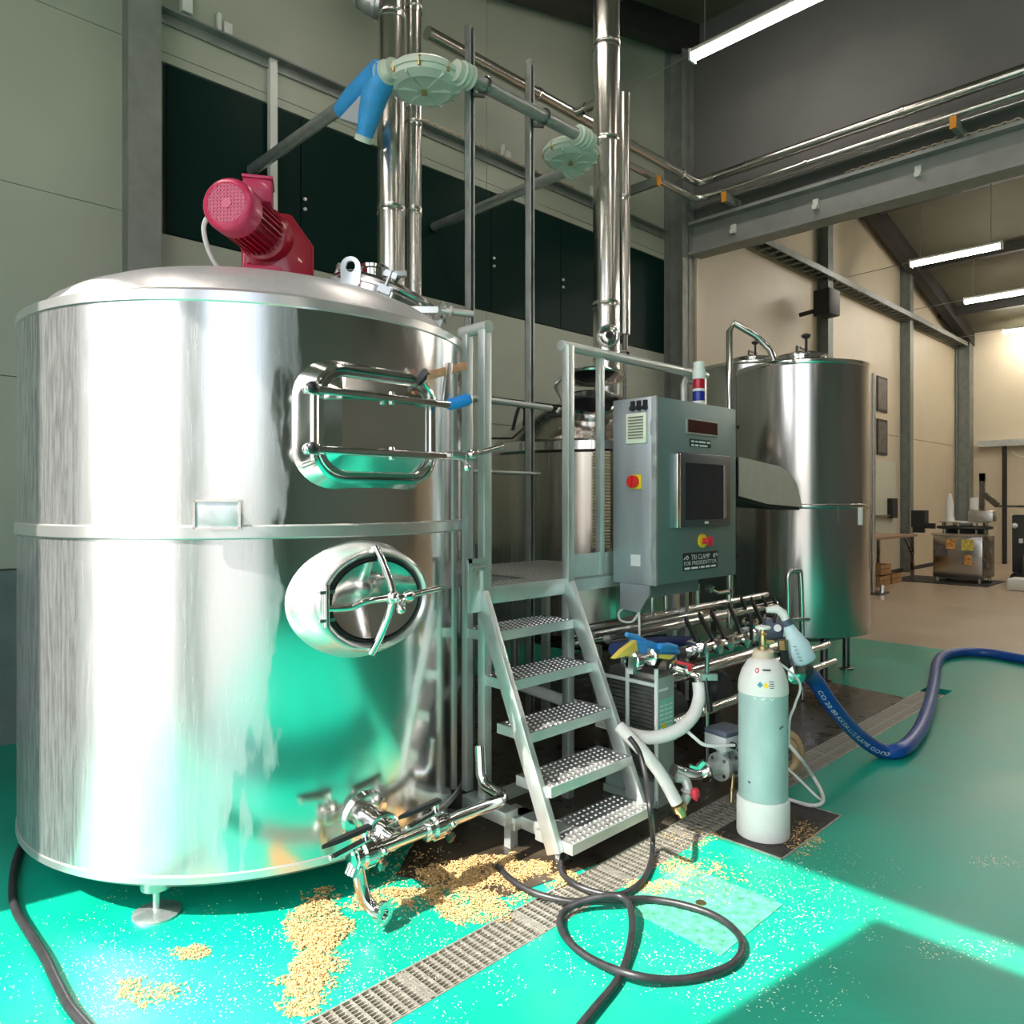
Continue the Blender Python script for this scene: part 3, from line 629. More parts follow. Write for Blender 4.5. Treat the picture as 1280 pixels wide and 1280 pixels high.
# red agitator motor on the dome
RTV = Vector((RT[0], RT[1], 0)); FWV = Vector((FW[0], FW[1], 0))
def camp(x, zd, z): return RTV*x+FWV*zd+Vector((0, 0, z))
GC = camp(-1.146, 3.66, 2.47); AX = (RTV*-.03-FWV*.29+Vector((0, 0, .005))).normalized()
mo = thing('agitator_motor', 'red gear motor with round fan grille on the dome of the largest tank', 'motor', GC)
up_ = Vector((0, 0, 1)); hz = (RTV*.25-FWV*.95).normalized(); sd = hz.cross(up_)
if sd.dot(RTV) < 0: sd = -sd
g0 = GC+Vector((0, 0, .0))
prof = [(-.165, .0), (.165, .0), (.165, .26), (.06, .405), (-.05, .405), (-.165, .30)]
obj('gearbox', MB().prism([g0+sd*a+up_*z-hz*.14 for a, z in prof], hz*.26), redm, mo, bev=.014)
obj('gearbox_cover', MB().prism([g0+sd*a*.86+up_*(z*.9+.015)+hz*.12 for a, z in prof], hz*.02), redm, mo, bev=.006)
obj('base_flange', MB().lathe([(.20, -.02), (.20, .03), (.17, .04)], g0, (0, 0, 1), 32), redm, mo)
ms_ = camp(-1.165, 3.51, 2.75)
obj('adapter_flange', MB().lathe([(.0, -.10), (.12, -.10), (.125, 0), (.125, .035), (.10, .05)], ms_, AX, 32), redm, mo)
body = obj('motor_body', MB().lathe([(.09, .04), (.092, .05), (.092, .28), (.09, .29)], ms_, AX, 32), redm, mo)
uu, vv = frame_of(AX)
fin = MB()
for k in range(28):
    a = 2*PI*k/28; d = uu*math.cos(a)+vv*math.sin(a)
    fin.obox(ms_+AX*.165+d*.10, AX, d, AX.cross(d), .11, .014, .003)
obj('cooling_fins', fin, redm, body)
fc = ms_+AX*.27
cw = obj('fan_cowl', MB().lathe([(.108, 0), (.116, .01), (.116, .075), (.112, .092), (.10, .104), (.084, .108), (.082, .104)], fc, AX, 40), redp, mo)
obj('grille_back', MB().lathe([(0, .094), (.085, .094), (.085, .10)], fc, AX, 32), hole, cw)
gr = MB()
for k in range(-5, 6):
    h = k*.0152; L = math.sqrt(max(0, .083**2-h*h))
    for A_, B_ in ((uu, vv), (vv, uu)):
        gr.obox(fc+AX*.105+A_*h, B_, A_, AX, L, .0034, .002)
gr.lathe([(0, .103), (.022, .103), (.022, .109), (0, .109)], fc, AX, 16)
obj('fan_grille', gr, redp, cw)
side = (sd*-1 if (sd.dot(Vector((RT[0], RT[1], 0))) < 0) else sd)
tbx = ms_+AX*.20+up_*.11+sd*.055
jb = obj('junction_box', MB().obox(tbx, hz, sd, up_, .07, .06, .05), redp, mo, bev=.008)
obj('junction_lid', MB().obox(tbx+up_*.056, hz, sd, up_, .075, .065, .007), redp, jb, bev=.003)
obj('mount_foot', MB().obox(g0+hz*.17+up_*.10-sd*.06, hz, sd, up_, .06, .08, .014).cyl(g0+hz*.19+up_*.06-sd*.13, g0+hz*.19+up_*.13-sd*.13, .018), redp, mo, bev=.003)
cp = fc-Vector((RT[0], RT[1], 0))*.10
obj('power_cable', MB().tube(spline([cp+Vector((0, 0, .02)), cp-Vector((RT[0], RT[1], 0))*.05+Vector((0, 0, -.06)), cp-Vector((RT[0], RT[1], 0))*.045+Vector((.05, .05, -.17)), cp+Vector((.13, .13, -.26))], 8), .011, 8), whitep, mo, label='light grey power cable')

# orange F clamp left hanging on the manway bar
ec = Vector((MX+.36, MY-.035, MZ+.105))
fcl = thing('screw_clamp', 'screw clamp with orange bar and blue handle on the square manway', 'clamp', ec)
A1 = ony(534, 470, ec.y-.01); A2 = ony(583, 457, ec.y-.01)
obj('bar', MB().bar(A1, A2, .012, .034), copper, fcl, bev=.003)
obj('fixed_jaw', MB().bar(A1+Vector((.0, 0, .02)), A1+Vector((-.02, .08, -.05)), .02, .03), rubber, fcl)
SJ = A1.lerp(A2, .55)
obj('sliding_jaw', MB().bar(SJ+Vector((0, 0, .03)), ony(556, 507, ec.y-.01), .016, .03), steel_satin, fcl, bev=.003)
H1 = ony(558, 507, ec.y-.01); H2 = ony(582, 500, ec.y-.05)
obj('handle', MB().lathe([(.014, 0), (.024, .01), (.026, .09), (.02, .105), (0, .105)], H1, H2-H1, 16), bluep, fcl, label='blue fluted handle')
# ============================================================ STAIRS AND PLATFORM
PZ = 1.105; YP = 2.50
XL, XR = 2.27, 2.83
stt = thing('access_stairs', 'metal access stairs with studded treads up to a platform', 'stairs', (2.5, 2.2, 0))
def stud_mesh(r=.0075):
    return MB().lathe([(r, 0), (r*.8, .004), (0, .005)], (0, 0, 0), n=7).mesh('stud', (0, 0, 0))
tz = [.911, .714, .517, .32, .1225]; ty = [2.43, 2.315, 2.195, 2.075, 1.96]
tx0, tx1 = 2.255, 2.80
for i in range(5):
    z, y = tz[i], ty[i]
    b = MB().box(tx0, tx1, y, y+.20, z-.008, z)
    t_ = obj('tread', b, deckm, stt)
    obj('tread_nosing', MB().box(tx0, tx1, y-.006, y, z-.042, z+.001).box(tx0, tx1, y+.195, y+.2, z-.04, z-.008).box(tx0-.004, tx0, y-.006, y+.2, z-.042, z+.001).box(tx1, tx1+.004, y-.006, y+.2, z-.042, z+.001), stairm, t_)
    sb = MB()
    for r_ in range(6):
        for c_ in range(17):
            xx = tx0+.025+c_*.031+(r_ % 2)*.0155; yy = y+.015+r_*.033
            if xx < tx1-.01: sb.lathe([(.0075, z), (.006, z+.004), (0, z+.005)], (xx, yy, 0), n=6)
    o = obj('studs', sb, studm, t_); o['kind'] = 'stuff'
for x in (XL-.035, XR-.01):
    q0 = Vector((x, YP-.02, PZ-.02)); q1 = Vector((x, 2.03, .07))
    obj('stringer', MB().bar(q0, q1, .03, .075, up=(0, 1, .4)), stairm, stt, bev=.003)
# platform deck in an L between the tanks
pd = obj('deck', MB().box(XL-.02, 4.15, YP, YP+.125, PZ-.01, PZ).box(2.6, 4.15, YP+.125, YP+.16, PZ-.01, PZ).box(2.72, 3.62, YP+.16, 3.40, PZ-.01, PZ), deckm, stt)
sb = MB()
for r_ in range(28):
    for c_ in range(60):
        xx = 2.29+c_*.031+(r_ % 2)*.0155; yy = YP+.02+r_*.032
        if (yy < YP+.15 and xx < 3.2) or (2.74 < xx < 3.6 and yy < 3.39): sb.lathe([(.0075, PZ), (.006, PZ+.004), (0, PZ+.005)], (xx, yy, 0), n=5)
o = obj('studs', sb, studm, pd); o['kind'] = 'stuff'
obj('deck_edge', MB().box(XL-.02, XR+.02, YP-.012, YP, PZ-.075, PZ+.004), stairm, stt, bev=.003)
obj('deck_frame', MB().box(2.72, 2.76, YP+.16, 3.4, PZ-.07, PZ-.01).box(3.58, 3.62, YP+.16, 3.4, PZ-.07, PZ-.01).box(2.72, 3.62, 3.36, 3.4, PZ-.07, PZ-.01).box(XR, 4.15, YP, YP+.04, PZ-.07, PZ-.01), stairm, stt)
obj('toe_board', MB().box(XR+.05, 3.24, YP+.01, YP+.016, PZ-.06, PZ+.12), stairm, stt)
RZ = 2.285
def post(x, y, z0, z1, s=.046): return obj('post', MB().box(x-s/2, x+s/2, y-s/2, y+s/2, z0, z1), stairm, stt, bev=.004)
post(XL-.005, YP-.01, .16, RZ); post(XL-.005, YP+.11, .16, RZ, .04); post(XR+.005, YP-.01, .10, RZ)
for x in (3.13, 4.16): post(x, YP+.022, PZ-.02, RZ, .036)
for x, y in ((2.76, 3.34), (3.58, 3.34), (3.93, YP+.10)): post(x, y, .02, PZ-.02)
obj('handrail', MB().cyl((XL-.005, YP-.04, RZ), (XL-.005, YP+.15, RZ+.0), .027, n=20), stairm, stt)
obj('handrail', MB().cyl((XR-.03, YP+.01, RZ), (4.2, YP+.025, RZ+.01), .026, n=18), stairm, stt)
obj('end_rail', MB().tube([(4.0, YP+.06, 1.2), (4.0, YP+.06, RZ-.06), (4.02, YP+.06, RZ-.03), (4.16, YP+.06, RZ-.03)], .02, 10), stairm, stt)
obj('back_rail', MB().cyl((2.68, 3.405, RZ-.16), (3.7, 3.405, RZ-.16), .02, n=12).cyl((2.7, 3.415, 1.68), (3.6, 3.415, 1.68), .012, n=10), stairm, stt)
sp = obj('side_plate', MB().box(XL-.125, XL-.025, YP-.035, YP-.028, PZ-.10, PZ+.135), stairm, stt, bev=.004)
obj('plate_frame', MB().box(XL-.125, XL-.025, YP-.045, YP-.035, PZ+.12, PZ+.14).box(XL-.125, XL-.11, YP-.045, YP-.035, PZ-.10, PZ+.14).box(XL-.045, XL-.035, YP-.045, YP-.035, PZ-.02, PZ+.10).box(XL-.10, XL-.04, YP-.045, YP-.035, PZ+.085, PZ+.10), stairm, sp)
b = MB().box(XL-.06, XL+.02, YP-.20, YP+.085, .10, .16).box(XL+.02, XL+.10, YP-.44, YP-.10, .075, .13).box(XL-.02, XL+.1, YP-.22, YP-.15, .075, .13)
obj('base_frame', b, stairm, stt, bev=.004)
for q in ((XL-.015, YP-.19), (XL+.06, YP-.42)): obj('leg', MB().box(q[0]-.022, q[0]+.022, q[1]-.02, q[1]+.02, 0, .11), stairm, stt)
obj('leg', MB().box(XR-.017, XR+.027, YP-.03, YP+.015, 0, .11), stairm, stt)
obj('lower_tie', MB().box(XL, XR, YP+.0, YP+.04, .10, .15), stairm, stt)

# ============================================================ GRAIN CONVEYOR
CZ = 4.05
for x, pt, lab in ((3.02, 4.42, 'slotted steel strut holding the conveyor beside the white corner wheel'), (3.55, 4.43, 'slotted steel strut holding the conveyor beside the white corner box')):
    t = thing('conveyor_strut', lab, 'strut', (x, 3.46, 0), 'conveyor struts')
    b = MB().box(x-.022, x+.022, 3.476, 3.48, 0, pt).box(x-.022, x-.018, 3.438, 3.48, 0, pt).box(x+.018, x+.022, 3.438, 3.48, 0, pt)
    b.box(x-.022, x-.010, 3.434, 3.438, 0, pt).box(x+.010, x+.022, 3.434, 3.438, 0, pt)
    obj('channel', b, galv, t)
    obj('slot_back', MB().box(x-.016, x+.016, 3.470, 3.475, 0.02, pt-.02), blackmat, t)
    obj('pipe_clamp', MB().torus((x+.06, 3.385, CZ), (1, 0, 0), .052, .008, 20, 6).bar((x, 3.43, CZ-.06), (x+.06, 3.385, CZ-.06), .02, .02), steel_dark, t)
gcv = thing('grain_conveyor', 'pale plastic and steel grain conveyor loop high beside the flues', 'conveyor', (3.4, 3.4, CZ))
def ctube(a, b_): obj('conveyor_tube', MB().cyl(a, b_, .042, n=20), galv, gcv)
ctube((2.93, 3.385, CZ), (4.05, 3.385, CZ)); ctube((2.56, 3.85, CZ-.02), (2.56, 5.46, CZ-.02)); ctube((4.33, 3.72, CZ), (4.33, 5.46, CZ))
def wheel(c, r, sp1, sp2, name):
    c = Vector(c)
    wl = obj(name, MB().lathe([(0, -.06), (.05, -.065), (r*.55, -.05), (r*.75, -.065), (r*.98, -.04), (r, -.03), (r, .03), (r*.9, .05), (0, .055)], c, n=40), palegr, gcv, label='pale green plastic corner housing')
    for k in range(6):
        a = 2*PI*k/6+.4; d = Vector((math.cos(a), math.sin(a), 0)); obj('rib', MB().bar(c+d*.04+Vector((0, 0, -.058)), c+d*r*.98+Vector((0, 0, -.052)), .01, .022), palegr, wl)
    obj('flange', MB().ring(r*.97, r*1.06, -.012, .012, c, n=40), palegr, wl)
    for k in range(8):
        a = 2*PI*k/8; q = c+Vector((math.cos(a), math.sin(a), 0))*r*1.02; obj('bolt', MB().cyl(q+Vector((0, 0, -.035)), q+Vector((0, 0, .02)), .010, n=8), brass, wl)
    obj('hub_bolt', MB().cyl(c+Vector((0, 0, -.085)), c+Vector((0, 0, -.05)), .018, n=10), brass, wl)
    for (p, q) in (sp1, sp2):
        p = Vector(p); q = Vector(q); b = MB().cyl(p, q, .062, .055, n=18)
        d = (q-p)
        for k in (.35, .6, .85): b.lathe([(.06, -.008), (.072, -.004), (.072, .004), (.06, .008)], p+d*k, d, 18)
        obj('spout', b, palegr, wl)
    return wl
wheel((2.78, 3.60, CZ), .222, ((2.84, 3.385, CZ), (2.975, 3.385, CZ)), ((2.57, 3.62, CZ), (2.56, 3.80, CZ)), 'corner_wheel')
wheel((4.13, 3.60, CZ), .20, ((4.10, 3.39, CZ), (3.93, 3.385, CZ)), ((4.32, 3.62, CZ), (4.33, 3.82, CZ)), 'corner_wheel')
s0 = Vector((2.56, 3.76, CZ)); s1 = atd(455, 172, 4.62); s2 = Vector((2.56, 4.02, CZ-.02))
sv_ = obj('outlet_sleeve', MB().tube([s0+Vector((.02, -.06, .03)), s0+(s1-s0)*.25, s0+(s1-s0)*.6, s1], [.075, .085, .07, .05], 16).ring(.036, .052, -.02, .01, s1, s1-s0, 20), bluet, gcv, label='blue taped downspout with pale mouth')
obj('sleeve_branch', MB().tube([s0+Vector((0, -.02, .02)), s2, s2+Vector((-.0, .16, -.03))], [.08, .075, .058], 14), bluet, sv_)
obj('web_patch', MB().prism([s0.lerp(s1, .2)+Vector((-.05, .0, 0)), s0.lerp(s1, .85)+Vector((-.035, -.02, 0)), s2+Vector((-.04, .12, -.10))], Vector((.03, .02, 0))), greyt, sv_)
obj('sleeve_mouth', MB().ring(.034, .055, -.01, .025, s1, s1-s0, 20), palegr, sv_)

# ============================================================ FLUES
def flue_(name, x, y, r, z0, z1, label, joints, group='steel flue pipes'):
    t = thing(name, label, 'flue', (x, y, z0), group)
    obj('flue_run', MB().cyl((x, y, z0), (x, y, z1), r, n=32), flue, t)
    for z in joints: obj('joint', MB().lathe([(r, -.03), (r+.004, -.028), (r+.004, -.004), (r+.001, 0), (r+.004, .004), (r+.004, .028), (r, .03)], (x, y, z), n=32), flue, t)
    return t
q = atd(489, 300, 5.0); t1 = flue_('flue_pipe', q.x, q.y, .092, .02, roofz(q.x)-.14, 'wide steel flue with ribbed elbow rising behind the largest tank', [2.75, 3.45, 4.25, 4.75])
eb = [Vector((q.x, q.y, 4.95))-Vector((RT[0], RT[1], 0))*s+Vector((0, 0, h)) for s, h in ((.06, -.12), (.14, -.10), (.2, -.02), (.24, .06))]
eb2 = MB().tube(eb, .085, 20)
for i in range(3): eb2.lathe([(.085, -.015), (.096, -.012), (.096, .012), (.085, .015)], eb[i].lerp(eb[i+1], .5), eb[i+1]-eb[i], 20)
obj('ribbed_elbow', eb2, galv, t1)
q2 = atd(517, 300, 5.15); t2 = flue_('flue_pipe', q2.x, q2.y, .055, .02, 5.42, 'slim steel flue close beside the wide flue with ribbed elbow', [2.8, 3.5, 4.1, 4.9])
obj('flue_bend', MB().tube([(q2.x, q2.y, 5.40), (q2.x+.01, q2.y, 5.47), (q2.x+.06, q2.y+.02, 5.52)], .056, 18).ball((q2.x, q2.y, 5.42), .057), flue, t2)
q3 = atd(758, 300, 5.9); KTOP = 2.33
t3 = flue_('flue_pipe', q3.x, q3.y, .105, KTOP, roofz(q3.x)-.14, 'wide steel flue standing on the dome of the kettle', [2.62, 3.05, 4.35, 5.1])
fcx = Vector((q3.x, q3.y, 2.78)); dc = -Vector((FW[0], FW[1], 0))
obj('inspection_cap', MB().lathe([(.085, .05), (.09, .11), (.09, .125), (.07, .13), (.05, .12), (.048, .14), (.03, .145)], fcx, dc, 32).torus(fcx+dc*.125, dc, .08, .008, 32, 6), steel_bright, t3)
obj('cap_hole', MB().cyl(fcx+dc*.13, fcx+dc*.149, .026), blackmat, t3)
q4 = atd(781, 300, 6.4); t4 = flue_('flue_pipe', q4.x, q4.y, .045, 2.93, 5.0, 'slim vertical steel pipe just behind the flue of the kettle', [4.1])
obj('end_fitting', MB().cyl((q4.x, q4.y, 2.80), (q4.x, q4.y, 2.93), .025).lathe([(.03, 0), (.055, .01), (.055, .03), (.03, .04)], (q4.x, q4.y, 2.74), n=18).cyl((q4.x, q4.y, 2.1), (q4.x, q4.y, 2.74), .014), steel_dark, t4)
steelpipe('flue_link', [(5.73, 4.90, 5.42), (5.73, 4.55, 5.42), (5.64, 4.44, 5.42), (4.78, 3.78, 5.42)], .05, flue, 'short steel elbow joining the kettle flue to the corner pipe', joints=[((5.73, 4.8, 5.42), (0, 1, 0)), ((5.73, 4.62, 5.42), (0, 1, 0))])

# ============================================================ KETTLE (behind platform and cabinet)
KC = Vector((4.62, 3.83, 0)); KR = .8
kt = thing('brew_kettle', 'shorter steel kettle with open hatch behind the platform', 'tank', KC)
obj('shell', MB().lathe([(KR, .55), (KR, 1.86)], KC, n=96), steel_warm, kt)
obj('top_rim', MB().lathe([(KR, 1.84), (KR+.02, 1.86), (KR+.02, 1.92), (KR-.02, 1.94)], KC, n=96), steel_bright, kt)
obj('dome', MB().lathe([(KR-.02, 1.935), (.66, 2.06), (.45, 2.2), (.2, 2.30), (.0, 2.34)], KC, n=96), steel_warm, kt)
obj('bottom_head', MB().lathe([(0, .32), (.5, .40), (KR, .56)], KC, n=64), steel_dark, kt)
for k in range(4):
    a = PI/4+k*PI/2; q = KC+Vector((math.cos(a), math.sin(a), 0))*.6
    obj('leg', MB().cyl(q, q+Vector((0, 0, .52)), .035).lathe([(0, 0), (.07, 0), (.07, .01), (.03, .02)], q, n=16), steel_satin, kt)
hk = atd(742, 505, 5.32); nk = (Vector((hk.x, hk.y, 0))-KC); nk.z = 0; nk.normalize(); nk2 = (nk*.55+Vector((0, 0, 1))).normalized()
hk = KC+nk*.48; hk.z = 2.17
ho = obj('hatch_collar', MB().lathe([(.20, -.08), (.205, .05), (.225, .055), (.225, .075), (.19, .08), (.18, .02)], hk, nk2, 40), steel_bright, kt)
obj('hatch_dark', MB().lathe([(0, .03), (.188, .03)], hk, nk2, 32), blackmat, ho)
ln = (nk2-nk*.9+Vector((0, 0, .3))).normalized()
ln = Vector((nk2.x*.35, nk2.y*.35, 1)).normalized()
lc = hk+nk2*.20+Vector((0, 0, .04))
obj('hatch_lid', MB().lathe([(.23, 0), (.235, .012), (.225, .025), (.12, .06), (0, .07)], lc, (-nk2*.2+Vector((0, 0, 1))).normalized(), 40), steel_bright, ho)
obj('lid_arm', MB().tube(spline([lc+Vector((-RT[0]*.2, -RT[1]*.2, .02)), lc+Vector((-RT[0]*.27, -RT[1]*.27, -.05)), hk+Vector((-RT[0]*.22, -RT[1]*.22, .06)), hk+Vector((-RT[0]*.26, -RT[1]*.26, -.02))], 6), .014, 8), steel_satin, ho)
cs = KC+Vector((-.42, -.82, 0)); cs = atd(752, 600, 5.0)
ch = MB()
rows = []
for i in range(64):
    z = 1.17+i*.0105; rows.append((.055 if i % 2 else .063, z))
ch.lathe(rows, (cs.x, cs.y, 0), n=20)
obj('ribbed_duct', ch, mat('ribbed_cream', (.62, .56, .36), .5), kt, label='cream ribbed duct')
obj('duct_socket', MB().cyl((cs.x, cs.y, .98), (cs.x, cs.y, 1.18), .07, n=20), steel_satin, kt)
wr = MB().tube([atd(605, 548, 4.9), atd(640, 548, 4.95), atd(655, 535, 5.0)], .008, 6).tube(spline([atd(655, 533, 5.0), atd(656, 512, 5.0), atd(650, 508, 5.0), atd(645, 520, 5.0), atd(641, 538, 5.0)], 5), .012, 8).tube([atd(605, 496, 5.2), atd(660, 503, 5.3), atd(702, 508, 5.4)], .01, 6)
solo('control_cable', wr, rubber, 'thin black cables slung behind the platform posts', 'cable')
obj('dip_handle', MB().tube([atd(683, 524, 5.3), atd(688, 520, 5.3), atd(703, 519, 5.3)], .016, 8), blackmat, kt)
# ============================================================ CONTROL CABINET
X0, X1, Y0, Y1, Z0, Z1 = 3.20, 4.01, 2.21, 2.49, 1.062, 2.04
cab = thing('control_cabinet', 'grey steel control cabinet with touch screen beside the stairs', 'cabinet', (3.6, 2.35, Z0))
obj('body', MB().box(X0, X1, Y0+.03, Y1, Z0, Z1), cabs, cab, bev=.004)
dj = obj('door', MB().box(X0+.012, X1, Y0, Y0+.024, Z0+.004, Z1-.002), cabf, cab, bev=.004)
obj('hinge_strip', MB().box(X0-.002, X0+.012, Y0, Y0+.03, Z0, Z1), galv, cab)
for z in (Z0+.12, Z0+.78): obj('hinge', MB().box(X0-.006, X0+.004, Y0+.012, Y0+.034, z, z+.07), galv, cab)
vt = obj('vent_grille', MB().box(X0-.015, X0, Y0+.055, Y0+.185, Z1-.36+.12, Z1-.08), cream, cab, bev=.006)
for k in range(8): obj('louvre', MB().box(X0-.020, X0-.012, Y0+.072, Y0+.165, Z1-.215+k*.0155, Z1-.208+k*.0155), creamd, vt)
for k in range(3):
    y = Y0+.065+k*.04; obj('key_switch', MB().box(X0-.012, X0, y-.011, y+.011, Z1-.06, Z1-.016).cyl((X0-.02, y, Z1-.055), (X0, y, Z1-.055), .014, n=14), blackm, cab)
swb = obj('main_switch', MB().box(X0-.008, X0, Y0+.09, Y0+.155, Z0+.50, Z0+.575), yellow, cab, label='yellow plate with red main switch')
obj('switch_knob', MB().cyl((X0-.03, Y0+.135, Z0+.538), (X0-.008, Y0+.135, Z0+.538), .033, n=24), redsw, swb)
obj('knob_grip', MB().box(X0-.04, X0-.03, Y0+.128, Y0+.142, Z0+.51, Z0+.566), redsw, swb)
obj('type_plate', MB().box(X0-.002, X0, Y0+.10, Y0+.16, Z0+.095, Z0+.155), paper, cab)
def onf(px, py): return ony(px, py, Y0)
def frect(px0, px1, py0, py1, y0, y1):
    a = onf((px0+px1)/2, py0); c = onf((px0+px1)/2, py1); l_ = onf(px0, (py0+py1)/2); r_ = onf(px1, (py0+py1)/2)
    return MB().box(l_.x, r_.x, Y0-y1, Y0-y0, c.z, a.z)
wnd = obj('display_window', frect(857, 896, 525, 544, .0, .008), galv, dj)
obj('display_glass', frect(858.5, 895, 527, 542, .008, .010), dred, wnd)
pl = obj('label_plate', frect(862, 888, 549.5, 559, 0, .003), plaqm, dj)
b = MB(); la = onf(863.5, 553); ra = onf(886.5, 554)
for row, z in ((0, la.z-.0+.002), (1, la.z-.018)):
    x = la.x
    for wlen in (.032, .028, .075, .04) if row == 0 else (.028, .04, .09):
        if x+wlen < ra.x+.012: b.box(x, x+wlen*.9, Y0-.0042, Y0-.003, z, z+.009)
        x += wlen+.008
obj('label_lettering', b, lett, pl)
sc = obj('touch_screen', frect(845, 909, 568, 658, 0, .022), bezel, dj, bev=.004)
obj('screen_glass', frect(852.5, 902, 580, 649, .022, .024), screenm, sc)
obj('screen_handle', frect(840.5, 844.8, 567, 660, 0, .032), steel_bright, dj, bev=.003)
obj('screen_edge', frect(900.5, 902.5, 581, 648, .024, .028), steel_bright, sc)
obj('maker_mark', frect(876.5, 881, 651.5, 654.5, .022, .0235), lett, sc)
ec_ = onf(877, 676)
es = obj('emergency_stop', MB().cyl((ec_.x, Y0, ec_.z), (ec_.x, Y0-.012, ec_.z), .038, n=28), yellow, dj, label='emergency stop, red mushroom on yellow disc')
obj('stop_button', MB().lathe([(.016, 0), (.016, .03), (.028, .034), (.028, .048), (.0, .055)], (ec_.x, Y0-.012, ec_.z), (0, -1, 0), 20), redh, es)
a = onf(853.5, 695); c = onf(896, 707)
pq = obj('name_plaque', MB().box(a.x, c.x, Y0-.004, Y0, onf(875, 711.5).z, onf(875, 690).z), plaqm, dj)
zt = onf(875, 690).z; zb = onf(875, 711.5).z; hh = zt-zb; ww = c.x-a.x
b = MB(); text_on(b, 'TRI CLAMP', (a.x+ww*.215, Y0-.0046, zt-hh*.40), (1, 0, 0), (0, 0, 1), ww*.55, hh*.29)
text_on(b, 'FOR PRESIDENTTOR', (a.x+ww*.02, Y0-.0046, zt-hh*.70), (1, 0, 0), (0, 0, 1), ww*.95, hh*.22)
x = a.x+ww*.03
for wl_ in (.17, .20, .02, .12, .14, .15):
    b.box(x, x+ww*wl_*.92, Y0-.0048, Y0-.004, zb+hh*.07, zb+hh*.18); x += ww*(wl_+.025)
b.torus((a.x+ww*.105, Y0-.0045, zt-hh*.26), (0, 1, 0), hh*.10, hh*.018, 20, 4).torus((a.x+ww*.90, Y0-.0045, zt-hh*.26), (0, 1, 0), hh*.10, hh*.018, 20, 4)
b.bar((a.x+ww*.01, Y0-.0045, zt-hh*.36), (a.x+ww*.055, Y0-.0045, zt-hh*.22), .002, .003).bar((a.x+ww*.95, Y0-.0045, zt-hh*.14), (a.x+ww*.99, Y0-.0045, zt-hh*.30), .002, .003)
obj('plaque_lettering', b, lett, pq)
for py_ in (534, 695): q = onf(922, py_); obj('lock', MB().cyl((q.x, Y0, q.z), (q.x, Y0-.008, q.z), .012, n=14), blackm, dj)
obj('cable_bracket', MB().prism([(X0+.01, Y1-.04, Z0), (X0+.01, Y0+.05, Z0), (X0+.01, Y0+.05, Z0-.05), (X0+.01, Y0+.12, Z0-.15), (X0+.01, Y1-.04, Z0-.14)], (.012, 0, 0)), cabs, cab)
obj('bracket_return', MB().box(X0+.02, X0+.5, Y0+.06, Y0+.072, Z0-.07, Z0), cabf, cab)
obj('support_post', MB().box(3.86, 3.90, Y1-.03, Y1+.008, .3, Z0+.02), steel_satin, cab)
g = Vector((X0+.02, Y1-.05, Z0-.14))
obj('cable_loop', MB().tube(spline([g, g+Vector((-.01, .02, -.03)), g+Vector((-.01, .0, -.065)), g+Vector((.0, -.06, -.065)), g+Vector((0, -.10, -.02)), g+Vector((.0, -.11, .0))], 6), .006, 8).tube([g+Vector((.01, -.10, -.01)), g+Vector((0, -.11, -.12)), g+Vector((-.02, -.10, -.24))], .006, 8), whitep, cab)
bx_ = ony(873.5, 500, 2.30); bx_.z = Z1+.001
bea = thing('signal_beacon', 'white signal beacon with red and blue bands on the cabinet', 'beacon', bx_)
for nm, z0, z1, r, m in (('base', 0, .03, .036, whitep), ('blue_lens', .03, .085, .034, bluebe), ('white_ring', .085, .10, .036, whitep), ('red_lens', .10, .155, .034, redbe), ('white_lens', .155, .215, .036, whitep), ('cap', .215, .255, .031, whitep)):
    obj(nm, MB().lathe([(0, z0), (r-.002, z0), (r, z0+.002), (r, z1-.002), (r-.002, z1), (0, z1)], bx_, n=28), m, bea)
# sheet-metal chute beside the cabinet
cy = 2.30
O = [ony(a_, b_, cy) for a_, b_ in ((924, 571), (950, 577), (975, 583), (988, 591), (996, 604), (1003, 634), (960, 630), (924, 620))]
ct = thing('sheet_chute', 'curved sheet metal chute sticking out beside the control cabinet', 'chute', (O[0].x, cy, O[0].z))
obj('cheek', MB().prism(O, (0, .006, 0)), stairm, ct)
obj('back_cheek', MB().prism([v+Vector((0, .26, 0)) for v in O], (0, .006, 0)), stairm, ct)
top = O[:6]; obj('curved_top', MB().loft([[v+Vector((0, 0, 0)) for v in top], [v+Vector((0, .266, 0)) for v in top], [v+Vector((0, .266, -.006)) for v in top], [v+Vector((0, 0, -.006)) for v in top]], closed=False), stairm, ct)
obj('inner_dark', MB().prism([v+Vector((0, .02, -.02)) for v in (O[0], O[2], O[4], O[5], O[6], O[7])], (0, .2, 0)), blackmat, ct)
